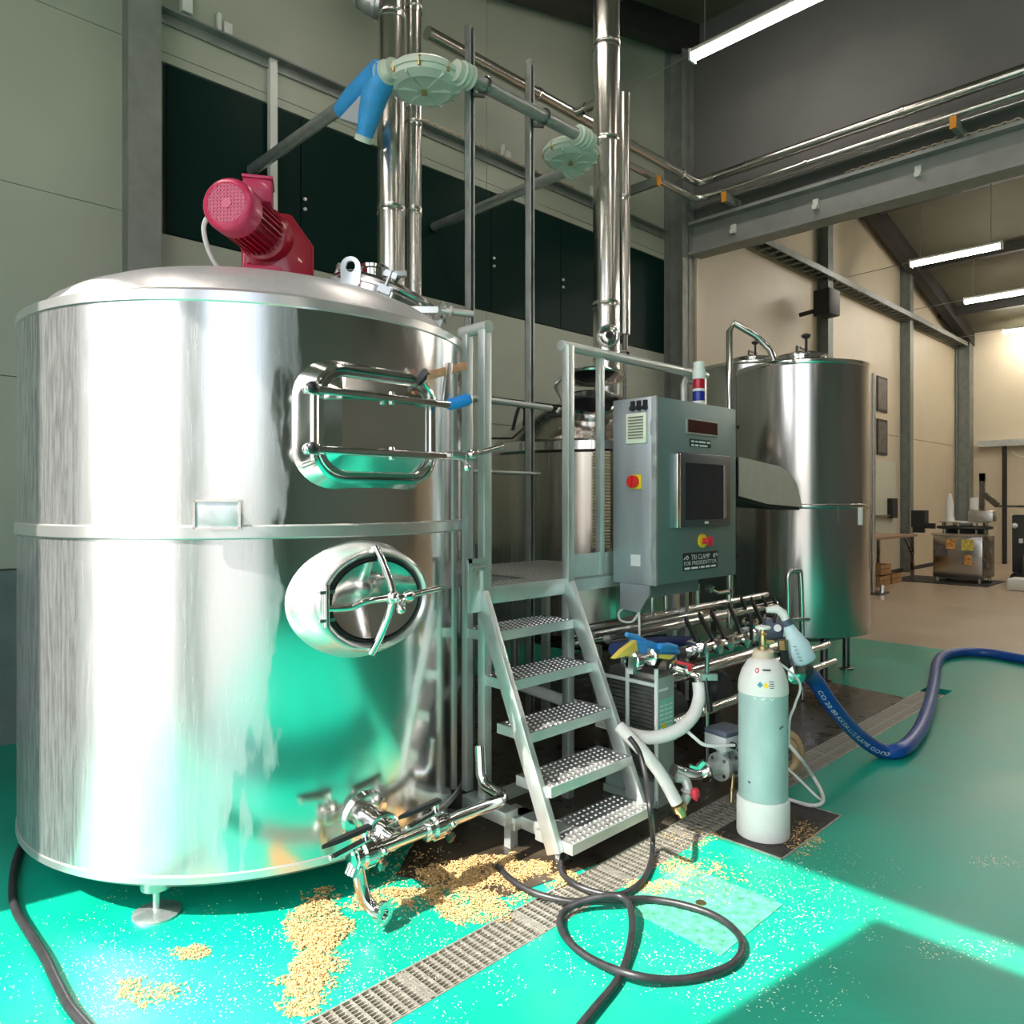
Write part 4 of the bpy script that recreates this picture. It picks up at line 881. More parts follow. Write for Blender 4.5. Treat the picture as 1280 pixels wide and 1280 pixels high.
# ============================================================ TALL TANKS ON THE RIGHT
def tall_tank(c, r, z0, z1, label, m, hatch=True):
    c = Vector((c[0], c[1], 0))
    t = thing('storage_tank', label, 'tank', c)
    obj('shell', MB().lathe([(r, z0+.02), (r, z1-.03)], c, n=96), m, t)
    obj('top_rim', MB().lathe([(r, z1-.04), (r+.006, z1-.03), (r+.006, z1-.005), (r-.02, z1), (r-.06, z1)], c, n=96), steel_bright, t)
    obj('top_head', MB().lathe([(r-.05, z1-.002), (r*.6, z1+.05), (r*.3, z1+.075), (0, z1+.08)], c, n=64), steel, t)
    obj('bottom_head', MB().lathe([(0, z0-.1), (r*.6, z0-.05), (r, z0+.03)], c, n=64), steel_dark, t)
    zs = z0+(z1-z0)*.475
    obj('weld_band', MB().lathe([(r, zs-.02), (r+.003, zs-.016), (r+.003, zs+.016), (r, zs+.02)], c, n=96), m, t)
    for k in range(4):
        a = -.70+k*PI/2; q = c+Vector((math.cos(a), math.sin(a), 0))*r*.75
        obj('leg', MB().cyl(q, q+Vector((0, 0, z0+.02)), .03).lathe([(0, 0), (.06, 0), (.06, .012), (.03, .02)], q, n=16), steel_dark, t)
    if hatch:
        hq = c+Vector((0, 0, z1+.055))
        h = obj('hatch_collar', MB().lathe([(.19, 0), (.19, .035), (.21, .038), (.21, .05), (.18, .052)], hq, n=36), steel_bright, t)
        obj('hatch_lid', MB().lathe([(.215, .05), (.22, .06), (.15, .085), (.06, .095), (0, .096)], hq, n=36), steel_bright, h)
        obj('hatch_knob', MB().cyl(hq+Vector((-.12, -.1, .03)), hq+Vector((-.12, -.1, .20)), .012).lathe([(.02, 0), (.04, .015), (.04, .03), (.02, .04)], hq+Vector((-.12, -.1, .19)), n=14), blackm, h)
        obj('hatch_handle', MB().tube([hq+Vector((-.08, 0, .09)), hq+Vector((-.08, 0, .14)), hq+Vector((.10, 0, .14)), hq+Vector((.10, 0, .09))], .012, 8), steel_dark, h)
    return t
T3 = (6.466, 2.93); t3k = tall_tank(T3, .555, .36, 2.665, 'tall steel tank with domed hatch, standing beside the chute', steel)
tall_tank((7.88, 4.14), .6, .3, 3.0, 'tall steel tank half hidden behind the tank with domed hatch', steel, True)
c3 = Vector((T3[0], T3[1], 0))
a = math.radians(-118); q = c3+Vector((math.cos(a), math.sin(a), 0))*.60
pq_ = atd(912, 440, 5.4)
solo('vent_pipe', MB().tube([pq_+Vector((0, 0, -2.0)), pq_+Vector((0, 0, .15)), pq_+Vector((.03, -.02, .21)), pq_+Vector((.14, -.13, .12)), pq_+Vector((.22, -.20, .02)), pq_+Vector((.24, -.22, -.06))], .024, 14).lathe([(.03, -.01), (.05, 0), (.03, .01)], pq_+Vector((.24, -.22, -.07)), n=16), steel_bright, 'bent steel vent pipe rising behind the control cabinet', 'pipe')
sg = c3+Vector((math.cos(math.radians(-62)), math.sin(math.radians(-62)), 0))*.56
q = atd(1073, 642, 5.95)
obj('level_tag', MB().box(q.x-.012, q.x+.012, q.y-.03, q.y, q.z-.09, q.z+.05), whitep, t3k)
gq = atd(985, 720, 5.55)
solo('goose_neck', MB().tube(spline([gq+Vector((-.0, 0, -.32)), gq+Vector((0, 0, -.15)), gq+Vector((0, 0, 0)), gq+Vector((.03, -.02, .035)), gq+Vector((.07, -.05, .03)), gq+Vector((.08, -.06, -.02)), gq+Vector((.09, -.07, -.5)), gq+Vector((.09, -.07, -gq.z+.02))], 6), .02, 12), steel_bright, 'steel goose-neck pipe in front of the tall hatched tank', 'pipe')

# ============================================================ VALVE MANIFOLD WITH BLACK LEVERS
MY_ = 2.20; MZ_ = .69
mf = thing('valve_manifold', 'row of steel valves with black levers below the control cabinet', 'valves', (4.0, MY_, MZ_))
obj('header', MB().cyl((3.42, MY_, MZ_), (4.62, MY_, MZ_), .032, n=18), steel_bright, mf)
obj('rear_header', MB().cyl((3.1, MY_+.25, MZ_+.08), (5.0, MY_+.25, MZ_+.08), .026, n=16).cyl((2.9, MY_+.32, MZ_+.14), (5.0, MY_+.32, MZ_+.14), .022, n=14).cyl((2.9, MY_+.36, MZ_+.06), (4.6, MY_+.36, MZ_+.06), .022, n=14).cyl((2.9, MY_+.18, MZ_+.14), (3.9, MY_+.18, MZ_+.14), .014, n=12), steel_pipe, mf)
for (a_, b_), (c_, d_) in (((858, 776), (871, 800)), ((875, 770), (891, 798)), ((890, 767), (905, 794)), ((912, 758), (926, 790)), ((927, 749), (937, 772)), ((940, 751), (954, 780)), ((954, 749), (963, 767)), ((966, 746), (973, 760))):
    yb = MY_ if d_ > 775 else MY_+.25
    p1 = ony(c_, d_, yb); p0 = ony(a_, b_, yb-.03)
    vb = obj('valve', MB().lathe([(.03, -.045), (.042, -.04), (.042, -.02), (.035, -.012), (.035, .012), (.042, .02), (.042, .04), (.03, .045)], (p1.x+.01, yb, p1.z-.045), (0, 1, 0), 18).cyl((p1.x+.01, yb, p1.z-.05), (p1.x+.005, yb, p1.z), .012, n=10).cyl((p1.x+.01, yb, p1.z-.05), (p1.x+.01, yb, MZ_-.02), .02, n=12), steel_bright, mf)
    d = p0-p1; obj('lever', MB().bar(p1-d*.05, p0+d*.08, .034, .016, up=(0, -1, .4)), blackm, vb, bev=.004)
for cx_ in (3.52, 4.14): obj('clamp', MB().lathe([(.034, -.02), (.055, -.015), (.055, .015), (.034, .02)], (cx_, MY_, MZ_), (1, 0, 0), 18).bar((cx_, MY_-.05, MZ_-.03), (cx_, MY_-.07, MZ_+.05), .02, .02), steel_bright, mf)
p = ony(939, 800, 2.12); obj('tall_lever', MB().bar(p, p+Vector((0, 0, .16)), .022, .014, up=(0, -1, 0)), blackm, mf, bev=.003)
obj('drop_pipe', MB().cyl((3.67, MY_, MZ_), (3.67, MY_, .02), .013, n=10).cyl((4.40, MY_+.02, MZ_), (4.40, MY_+.02, .02), .02, n=10).cyl((3.3, MY_+.30, MZ_+.1), (3.3, MY_+.30, .02), .02, n=10), steel_bright, mf)
obj('sample_pipe', MB().tube([(3.78, MY_+.03, MZ_+.30), (3.84, MY_+.03, MZ_+.28), (3.95, MY_+.03, MZ_+.28), (3.97, MY_+.03, MZ_+.26), (3.97, MY_+.03, MZ_+.08)], .010, 8).lathe([(.012, 0), (.028, .03), (.028, .035)], (3.76, MY_+.03, MZ_+.29), (-.4, 0, 1), 14), steel_bright, mf)
for k, (px_, py_) in enumerate(((797, 760), (815, 755), (832, 750), (857, 745), (872, 742))):
    q = ony(px_, py_, 2.5); obj('stub_pipe', MB().cyl(q+Vector((0, 0, -.07)), q+Vector((0, 0, .06)), .013, n=10), steel_bright, mf)
obj('lower_header', MB().cyl((3.25, 2.40, .49), (5.1, 2.40, .49), .04, n=16).cyl((3.4, 2.27, .30), (5.0, 2.27, .30), .03, n=14).cyl((4.3, 2.16, .50), (5.2, 2.16, .50), .022, n=12).cyl((4.5, 2.1, .40), (5.15, 2.1, .40), .02, n=12), steel_pipe, mf)
obj('end_tap', MB().tube([(4.6, MY_-.05, MZ_+.05), (4.75, MY_-.10, MZ_+.04)], .012, 8).bar((4.55, MY_-.05, MZ_+.06), (4.62, MY_-.06, MZ_+.0), .04, .04).cyl((4.55, MY_-.03, MZ_-.05), (4.55, MY_-.03, MZ_+.05), .03), steel_bright, mf)
obj('lower_valve', MB().lathe([(.02, -.05), (.035, -.045), (.035, -.03), (.02, -.025), (.02, .05)], (4.42, 2.05, .43), (1, -.2, -.5), 14).bar((4.46, 2.0, .37), (4.46, 2.05, .42), .02, .02), steel_bright, mf)
# dark pumps under the manifold
for x, y, lab in ((3.62, 2.55, 'dark pump motor under the valve manifold beside the flow meter'), (4.25, 2.62, 'dark pump motor under the valve manifold behind the gas cylinder')):
    t = thing('pump', lab, 'pump', (x, y, 0), 'pumps under the manifold')
    obj('motor', MB().lathe([(0, -.2), (.10, -.2), (.12, -.17), (.12, .12), (.09, .16), (0, .16)], (x, y, .30), (0, 1, 0), 28), motord, t)
    f_ = MB()
    for k in range(16): a = 2*PI*k/16; f_.obox((x+.125*math.cos(a), y-.02, .30+.125*math.sin(a)), (0, 1, 0), (math.cos(a), 0, math.sin(a)), (math.sin(a), 0, -math.cos(a)), .13, .01, .004)
    obj('motor_fins', f_, motord, t)
    obj('pump_head', MB().lathe([(0, .16), (.13, .16), (.13, .24), (.05, .27), (0, .27)], (x, y, .30), (0, 1, 0), 28), steel_satin, t)
    obj('pump_base', MB().box(x-.12, x+.12, y-.16, y+.12, 0, .03).box(x-.10, x-.06, y-.1, y+.1, .03, .22).box(x+.06, x+.10, y-.1, y+.1, .03, .22), motord, t)

# ============================================================ PLATE HEAT EXCHANGER
hx = thing('cooling_unit', 'louvred grey cooling unit with green label and yellow sticker beside the stairs', 'cooler', (3.13, 2.27, 0))
HY0, HY1 = 2.12, 2.42
obj('casing', MB().box(3.075, 3.2, HY0, HY1, .04, .64), hxpl, hx, bev=.003)
for k in range(24): obj('louvre', MB().box(3.062, 3.076, HY0+.015, HY1-.01, .13+k*.0205, .144+k*.0205), hxpl, hx)
obj('drip_tray', MB().box(3.05, 3.076, HY0, HY1, .04, .12), hxend, hx)
fp = obj('front_cover', MB().box(3.06, 3.205, HY0-.014, HY0-.002, .04, .625), hxend, hx, bev=.003)
obj('label', MB().box(3.07, 3.195, HY0-.017, HY0-.014, .36, .52), hxlab, fp)
b = MB()
for r_ in range(6):
    for c_ in range(3): b.box(3.075+c_*.038, 3.075+c_*.038+.03, HY0-.0185, HY0-.017, .375+r_*.022, .381+r_*.022)
b.box(3.07, 3.15, HY0-.0155, HY0-.014, .56, .572)
obj('label_lettering', b, lett, fp)
obj('warning_sticker', MB().box(3.095, 3.125, HY0-.019, HY0-.017, .34, .40), yellow, fp, label='yellow warning sticker')
obj('frame_bar', MB().cyl((3.035, HY0+.15, .02), (3.035, HY0+.15, .66), .011, n=10), whitep, hx); obj('frame_bar', MB().cyl((3.04, HY0-.02, .02), (3.04, HY0-.02, .68), .011, n=10), whitep, hx)
obj('frame_rail', MB().cyl((3.035, HY0-.02, .60), (3.035, HY1, .60), .010, n=10).cyl((3.035, HY0-.02, .33), (3.035, HY1+.05, .33), .010, n=10), whitep, hx)
obj('frame_foot', MB().box(3.03, 3.22, HY0-.03, HY1, 0, .04), hxend, hx)
tv = ony(768, 832, 2.08)
obj('port_valve', MB().cyl((2.80, 2.08, tv.z), (3.0, 2.08, tv.z), .022, n=14).lathe([(.03, -.03), (.045, -.02), (.045, .02), (.03, .03)], (2.83, 2.08, tv.z), (1, 0, 0), 16).lathe([(.03, -.01), (.045, 0), (.03, .01)], (2.95, 2.08, tv.z), (1, 0, 0), 16).bar((2.79, 2.06, tv.z-.05), (2.80, 2.06, tv.z+.03), .03, .03), steel_bright, hx)
# rubber glove thrown over the pipes
gz = .685
gl = thing('rubber_glove', 'blue rubber glove with yellow cuff lying over the heat exchanger', 'glove', (3.1, 2.13, gz-.02))
P = [(772, 823), (797, 795), (812, 798), (842, 806), (846, 815), (840, 820), (815, 822), (795, 818)]
def gpt(px_, py_, y=2.10): return ony(px_, py_, y)
b = MB().prism([gpt(*v) for v in ((795, 800), (815, 801), (828, 806), (826, 820), (800, 820))], (0, .05, 0)); obj('palm', b, gloveb, gl, bev=.008)
for i, (s_, e_) in enumerate((((824, 808), (846, 809)), ((824, 812), (848, 815)), ((823, 817), (843, 820)), ((806, 803), (783, 793)), ((820, 818), (838, 822)))):
    a_ = gpt(*s_, 2.09+.01*i); c_ = gpt(*e_, 2.09+.012*i); obj('finger', MB().tube([a_, a_.lerp(c_, .5)+Vector((0, 0, .006)), c_], [.016, .016, .011], 10), gloveb, gl)
obj('cuff', MB().prism([gpt(*v, 2.085) for v in ((796, 800), (799, 818), (785, 820), (768, 824), (780, 812))], (0, .03, 0)), glovey, gl, bev=.005, label='yellow cuff')
obj('yellow_tips', MB().prism([gpt(*v, 2.08) for v in ((822, 818), (845, 819), (838, 825), (820, 822))], (0, .02, 0)), glovey, gl, bev=.004)
solo('blue_cloth', MB().tube(spline([gpt(768, 812, 2.28), gpt(800, 806, 2.32), gpt(830, 803, 2.33), gpt(870, 803, 2.33)], 5), .035, 10), mat('navy_cloth', (.015, .03, .12), .7), 'dark blue cloth roll behind the rubber glove', 'cloth')

# ============================================================ WHITE HOSES, RED VALVES, FLOW METER
def hose(name, pts, r, m, label, cat='hose', n=12, k=8, group=None): return solo(name, MB().tube(spline(pts, k), r, n), m, label, cat, group)
w1 = hose('white_hose', [atd(873, 853, 3.62), atd(874, 872, 3.6), atd(866, 895, 3.55), atd(845, 914, 3.5), atd(815, 922, 3.5), atd(785, 916, 3.58), atd(755, 900, 3.78), atd(715, 880, 3.95), atd(660, 860, 4.1), atd(620, 845, 4.25)], .031, hosew, 'thick white hose curving down from the steel elbow past the exchanger')
w2_ = hose('white_hose', [atd(774, 908, 3.47), atd(800, 935, 3.40), atd(822, 962, 3.38), atd(836, 985, 3.36), atd(846, 1004, 3.35)], .029, hosew, 'thick white hose running down to the brass fitting by the drain')
obj('brass_fitting', MB().lathe([(.03, 0), (.034, .01), (.034, .03), (.02, .04), (.02, .06)], atd(847, 1005, 3.35), (.4, -.2, -1), 16), brass, w2_)
solo('connection_pipe', MB().tube([atd(838, 832, 3.7), atd(866, 842, 3.66), atd(873, 846, 3.64), atd(873, 856, 3.62)], .022, 12).lathe([(.03, -.012), (.042, 0), (.03, .012)], atd(842, 833, 3.69), atd(866, 842, 3.66)-atd(842, 833, 3.69), 14), steel_bright, 'short steel elbow pipe feeding the curving white hose', 'pipe')
rv = thing('ball_valve', 'small valve with red handle above the curving white hose', 'valve', atd(858, 840, 3.67), 'red handled valves')
obj('body', MB().ball(atd(860, 838, 3.66), .026), steel_bright, rv); obj('handle', MB().bar(atd(845, 827, 3.62), atd(866, 832, 3.62), .02, .014).bar(atd(862, 830, 3.62), atd(862, 838, 3.64), .02, .02), redh, rv, bev=.003)
rv2 = thing('ball_valve', 'curved grey valve with red knob low above the drain', 'valve', atd(860, 985, 3.4), 'red handled valves')
obj('body', MB().tube(spline([atd(845, 972, 3.42), atd(856, 975, 3.42), atd(860, 988, 3.4), atd(856, 1000, 3.4), atd(850, 1006, 3.38)], 5), .022, 12).lathe([(.024, -.01), (.034, 0), (.024, .01)], atd(860, 988, 3.4), (0, 0, 1), 14), cast, rv2)
obj('handle', MB().ball(atd(869, 992, 3.36), (.024, .02, .028)).bar(atd(862, 990, 3.38), atd(872, 1000, 3.36), .014, .014), redh, rv2)
bl = thing('hose_clamp_lever', 'long black lever hanging beside the curving white hose', 'lever', atd(886, 868, 3.6))
obj('lever', MB().bar(atd(883, 845, 3.6), atd(888, 890, 3.58), .03, .02, up=(0, -1, 0)), blackm, bl, bev=.006); obj('pivot', MB().bar(atd(876, 846, 3.6), atd(896, 846, 3.6), .03, .03).bar(atd(876, 850, 3.6), atd(884, 882, 3.6), .008, .012, up=(0, -1, 0)), steel_satin, bl)
# flow meter
fm0 = atd(903, 957, 3.62)
fmt = thing('flow_meter', 'flanged flow meter with grey terminal box beside the gas cylinder', 'meter', fm0-Vector((0, 0, .1)))
axm = Vector((RT[0], RT[1], 0))*.82+Vector((FW[0], FW[1], 0))*.57
obj('meter_tube', MB().cyl(fm0-axm*.12, fm0+axm*.10, .032, n=18), cast, fmt)
for s_ in (-.02, .07):
    fl_ = obj('flange', MB().lathe([(.03, -.009), (.068, -.009), (.068, .009), (.03, .009)], fm0+axm*s_, axm, 28), cast, fmt)
    u_, v_ = frame_of(axm)
    for k in range(4): a = PI/4+k*PI/2; obj('flange_bolt', MB().cyl(fm0+axm*(s_-.014)+(u_*math.cos(a)+v_*math.sin(a))*.05, fm0+axm*(s_+.012)+(u_*math.cos(a)+v_*math.sin(a))*.05, .009, n=8), steel_dark, fl_)
bc = fm0+Vector((0, 0, .125))+axm*.02; bside = Vector((-axm.y, axm.x, 0))
tbk = obj('terminal_box', MB().obox(bc, axm, bside, (0, 0, 1), .075, .065, .035), boxgrey, fmt, bev=.005)
obj('box_lid', MB().obox(bc+Vector((0, 0, .045)), axm, bside, (0, 0, 1), .078, .068, .016), boxlid, tbk, bev=.012, seg=3)
for s_ in (-.035, .03): obj('cable_gland', MB().cyl(bc+axm*s_-bside*.064-Vector((0, 0, .005)), bc+axm*s_-bside*.085-Vector((0, 0, .005)), .016, n=14), blackm, tbk)
obj('meter_neck', MB().cyl(fm0, fm0+Vector((0, 0, .09)), .03, n=14), cast, fmt)
obj('signal_cable', MB().tube(spline([bc-axm*.035-bside*.085, atd(884, 932, 3.5), atd(868, 922, 3.5), atd(850, 905, 3.55), atd(846, 900, 3.6)], 6), .008, 8), whitep, fmt)
obj('drain_stem', MB().cyl(atd(916, 968, 3.62), atd(914, 1003, 3.58), .009, n=10).cyl(atd(915, 985, 3.6), atd(914.6, 992, 3.6), .013, n=10), brass, fmt)
pi_ = thing('inlet_pipe', 'steel inlet pipe with clamp running into the flow meter', 'pipe', atd(860, 965, 3.5))
obj('pipe_run', MB().tube(spline([atd(842, 962, 3.45), atd(852, 966, 3.47), atd(868, 968, 3.5), fm0-axm*.11], 5), .028, 14), steel_bright, pi_)
obj('clamp', MB().lathe([(.03, -.012), (.048, -.008), (.048, .008), (.03, .012)], atd(880, 965, 3.53), axm, 20).bar(atd(872, 960, 3.5), atd(880, 952, 3.5), .02, .02).bar(atd(862, 957, 3.5), atd(872, 960, 3.5), .02, .012), steel_bright, pi_)
# ============================================================ GAS CYLINDER
gc = Vector((3.155, 1.605, .004)); GR = .111
gct = thing('gas_cylinder', 'grey-green gas cylinder with white shoulder standing on the sump cover', 'cylinder', gc)
obj('body', MB().lathe([(0, .02), (GR-.02, .02), (GR-.004, .03), (GR-.004, .20), (GR-.004, .655)], gc, n=56), gasg, gct)
obj('foot_sleeve', MB().lathe([(.085, 0), (GR+.002, 0), (GR+.004, .01), (GR+.004, .155), (GR, .165), (GR-.003, .168)], gc, n=56), gasw, gct)
obj('shoulder', MB().lathe([(GR-.002, .638), (GR-.002, .66), (.106, .69), (.092, .735), (.068, .775), (.047, .79)], gc, n=56), gasw, gct)
obj('neck_ring', MB().lathe([(.044, .783), (.046, .787), (.046, .82), (.04, .826), (0, .826)], gc, n=32), mat('neck_ring_cream', (.62, .50, .38), .5), gct)
vv_ = obj('valve', MB().lathe([(.02, .825), (.02, .84), (.013, .845), (.015, .87), (.012, .89), (.018, .895), (.010, .905), (.009, .925)], gc, n=18).cyl(gc+Vector((0, 0, .86)), gc+Vector((.03, -.035, .86)), .01), brass, gct)
hw = MB().torus(gc+Vector((0, 0, .925)), (0, 0, 1), .028, .006, 20, 8)
for k in range(4): a = k*PI/2; hw.bar(gc+Vector((0, 0, .925)), gc+Vector((.028*math.cos(a), .028*math.sin(a), .925)), .008, .006)
obj('hand_wheel', hw, whitep, vv_)
cd = -Vector((FW[0]+RT[0]*.34, FW[1]+RT[1]*.34, 0)).normalized(); cs_ = Vector((0, 0, 1)).cross(cd)
def gsurf(u, z, out=.0012):
    r = .106 if z < .70 else .106-(z-.69)*.34
    a = u/.106; d = cd*math.cos(a)+cs_*math.sin(a); return gc+d*(r+out)+Vector((0, 0, z)), d
def gsticker(poly, m, name):
    b = MB(); c_, d_ = gsurf(sum(p[0] for p in poly)/len(poly), sum(p[1] for p in poly)/len(poly)); b.prism([gsurf(u, z)[0] for u, z in poly], d_*.0015); obj(name, b, m, gct)
def dia(u, z, s): return [(u-s, z), (u, z-s), (u+s, z), (u, z+s)]
gsticker([(-.045, .665), (.055, .665), (.05, .715), (-.04, .715)], paper, 'paper_label')
gsticker([(u, z) for u, z in dia(-.012, .69, .013)], mat('diamond_teal', (.03, .28, .40), .5), 'hazard_diamond'); gsticker(dia(.013, .688, .013), yellow, 'hazard_diamond')
b = MB()
for k in range(4): c_, d_ = gsurf(.036, .705-k*.009, .003); b.obox(c_, cs_, (0, 0, 1), d_, .010-.002*(k % 2), .0015, .0006)
for k in range(7):
    c_, d_ = gsurf(.0+k*.006, .752, .003); b.obox(c_, cs_, (0, 0, 1), d_, .002, .004, .0006)
for u, z in ((.075, .50), (.080, .503), (.086, .507), (.090, .505), (-.062, .255), (-.056, .252)): c_, d_ = gsurf(u, z, .0012); b.obox(c_, cs_, (0, 0, 1), d_, .0035, .0035, .0008)
obj('small_print', b, lettd, gct)
gsticker([(-.03+.011*math.cos(2*PI*i/14), .748+.011*math.sin(2*PI*i/14)) for i in range(14)], redh, 'round_seal')
gsticker([(-.03+.006*math.cos(2*PI*i/12), .748+.006*math.sin(2*PI*i/12)) for i in range(12)], paper, 'round_seal_centre')
b = MB()
for u in (-.035, -.03, -.005, .0, .006, .03, .036, .044): c_, d_ = gsurf(u, .628+.003*math.sin(u*300), .0); b.obox(c_, cs_, (0, 0, 1), d_, .004, .003, .001)
obj('stamp_marks', b, lett, gct)
solo('gas_line', MB().tube(spline([gc+Vector((.10, .06, .80)), atd(998, 850, 3.5), atd(994, 880, 3.5), atd(987, 900, 3.48), atd(986, 930, 3.5)], 6), .006, 8), whitep, 'thin pale gas line running down beside the gas cylinder', 'hose')
rg = thing('gas_regulator', 'dark regulator with brass nut beside the gas cylinder valve', 'regulator', atd(968, 805, 3.62))
obj('body', MB().lathe([(0, -.05), (.05, -.04), (.055, 0), (.05, .04), (0, .05)], atd(966, 786, 3.74), (.6, -.7, 0), 24), boxlid, rg); obj('gauge', MB().cyl(atd(972, 785, 3.69), atd(972, 785, 3.66), .018, n=16), paper, rg)
obj('brass_nut', MB().cyl(atd(978, 800, 3.6), atd(979, 812, 3.6), .024, n=6), brass, rg); obj('outlet_hose', MB().tube([atd(979, 812, 3.6), atd(982, 830, 3.62), atd(986, 850, 3.65)], .022, 10), rubber, rg)
obj('round_tap', MB().lathe([(.02, 0), (.045, .01), (.045, .03), (.02, .04)], atd(993, 842, 3.6), (-.7, -.7, 0), 20), steel_bright, rg)
# spray bottle hooked on the pipes
sb0 = atd(1007, 828, 3.62); sb1 = atd(985, 781, 3.62); sax = (sb1-sb0).normalized()
spb = thing('spray_bottle', 'translucent pale blue spray bottle hanging above the blue hose', 'bottle', sb0)
def sring(t, a, c_): 
    o = sb0.lerp(sb1, t); u_ = sax.cross(Vector((FW[0], FW[1], 0))).normalized(); v_ = sax.cross(u_); return [o+u_*a*math.cos(2*PI*i/20)+v_*c_*math.sin(2*PI*i/20) for i in range(20)]
obj('body', MB().loft([sring(0, .05, .034), sring(.04, .058, .04), sring(.45, .056, .04), sring(.75, .036, .03), sring(1.0, .022, .022)], cap0=True, cap1=True), bottle, spb, ang=60)
obj('collar', MB().cyl(sb1, sb1+sax*.03, .026, n=18), boxlid, spb)
hd = sb1+sax*.03; lf = -Vector((RT[0], RT[1], 0))
obj('spray_head', MB().tube([hd-sax*.005, hd+sax*.03, hd+sax*.055+lf*.02, hd+sax*.05+lf*.07], [.02, .022, .022, .014], 12), whitep, spb)
obj('trigger', MB().tube([hd+sax*.035+lf*.03, hd+sax*.0+lf*.055, hd-sax*.02+lf*.06], [.009, .009, .006], 8), blackm, spb)
b = MB()
for k in range(5): o = sb0.lerp(sb1, .1+.09*k)-Vector((FW[0], FW[1], 0))*.042+lf*.03; b.obox(o, lf, sax, Vector((FW[0], FW[1], 0)), .008, .0015, .001)
obj('scale_marks', b, boxlid, spb)
# ============================================================ HOSES ON THE FLOOR
hb = [atd(1005, 838, 3.85), atd(1018, 850, 3.95), atd(1042, 885, 4.05), atd(1072, 918, 4.25), atz(1102, 938, .045), atz(1128, 936, .045), atz(1150, 912, .045), atz(1162, 880, .045), atz(1168, 852, .045), atz(1171, 830, .045), atz(1181, 819, .045), atz(1205, 815, .045), atz(1240, 817, .045), atz(1290, 826, .045)]
bh = spline(hb, 10)
bht = thing('blue_hose', 'thick blue hose with white lettering looping over the green floor', 'hose', atz(1128, 936))
obj('hose_run', MB().tube(bh, .043, 16), hoseb, bht)
obj('hose_coupling', MB().cyl(bh[0]-Vector((0, 0, 0)), bh[0]+(bh[0]-bh[6]).normalized()*.10, .05, n=16), rubber, bht)
# lettering wrapped on the hose
cum = [0]
for i in range(1, len(bh)): cum.append(cum[-1]+(bh[i]-bh[i-1]).length)
vs, fs = text_mesh('CO 20 80 AX DA L17J FLAME GOOD', 1.0); tx = max(v.x for v in vs); i0 = 8; s_start = cum[12]; s_end = cum[42]
def hpos(s):
    for i in range(1, len(cum)):
        if cum[i] >= s: t = (s-cum[i-1])/(cum[i]-cum[i-1]); return bh[i-1].lerp(bh[i], t), (bh[i]-bh[i-1]).normalized()
    return bh[-1], (bh[-1]-bh[-2]).normalized()
nv = []
for v in vs:
    s = s_start+(s_end-s_start)*v.x/tx; o, d = hpos(s); toc = (Vector((0, 0, 1.5))-o).normalized(); n1 = (toc-d*toc.dot(d)).normalized(); n2 = d.cross(n1)
    a = (v.y-.35)*.75-.25; nv.append(o+(n1*math.cos(a)+n2*math.sin(a)*-1)*.0438)
obj('hose_lettering', MB().add(nv, fs), lett, bht)
def fh(pts, z=.0185): return [atz(x, y, z if len(r) == 0 else r[0]) for x, y, *r in pts]
ra = .0125
hose('black_hose', fh([(622, 1083), (636, 1097), (655, 1110), (680, 1120), (715, 1127, .016), (745, 1124, .02), (775, 1125, .034), (810, 1124), (850, 1130), (890, 1143), (917, 1161), (928, 1181), (918, 1203), (885, 1218), (840, 1225), (792, 1219, .036), (745, 1202), (714, 1180), (700, 1157), (705, 1140), (725, 1128, .038), (752, 1121, .055), (776, 1121, .058), (788, 1135, .05), (790, 1165, .03), (783, 1200, .016), (770, 1228, .016), (742, 1262), (718, 1292), (690, 1330)]), ra, rubber, 'black rubber hose coiled in a loop over the drain grate', k=10)
hose('black_hose', fh([(705, 1066, .06), (702, 1076, .04), (703, 1092, .016), (720, 1106), (748, 1116, .014), (775, 1118, .02), (800, 1104), (813, 1080), (816, 1050, .05)])+[atd(813, 1015, 2.95), atd(808, 975, 3.1), atd(799, 940, 3.2), atd(787, 922, 3.25)], ra*.9, rubber, 'black rubber hose rising from the drain in front of the stair foot', k=10)
hose('floor_cable', fh([(30, 1050), (20, 1075), (16, 1105), (19, 1135), (36, 1165), (55, 1195), (72, 1230), (90, 1262), (125, 1300)], .016), .015, rubber, 'black hose lying beside the largest tank by the wall', k=10)
tl = thing('coiled_hose', 'tan and white hoses coiled on the floor behind the gas cylinder', 'hose', atz(1000, 985))
obj('tan_coil', MB().tube(spline([atd(984, 915, 3.95), atd(996, 925, 3.95), atd(1001, 945, 3.95), atd(994, 962, 3.95), atd(982, 968, 3.95)], 6), .02, 10).tube(spline([atd(984, 925, 3.9), atd(993, 935, 3.9), atd(994, 955, 3.9), atd(984, 964, 3.9)], 6), .02, 10), hoset, tl)
obj('white_coil', MB().tube(spline([atd(985, 930, 3.8), atd(1002, 950, 3.8)]+fh([(1016, 970, .05), (1027, 990, .012), (1028, 1003, .012), (1015, 1007, .012), (995, 1002, .012), (975, 995, .012)]), 6), .009, 8).tube(spline([atd(984, 960, 3.8)]+fh([(1005, 980, .06), (1020, 995, .012), (1027, 1000, .012)]), 6), .006, 8), hosew, tl)
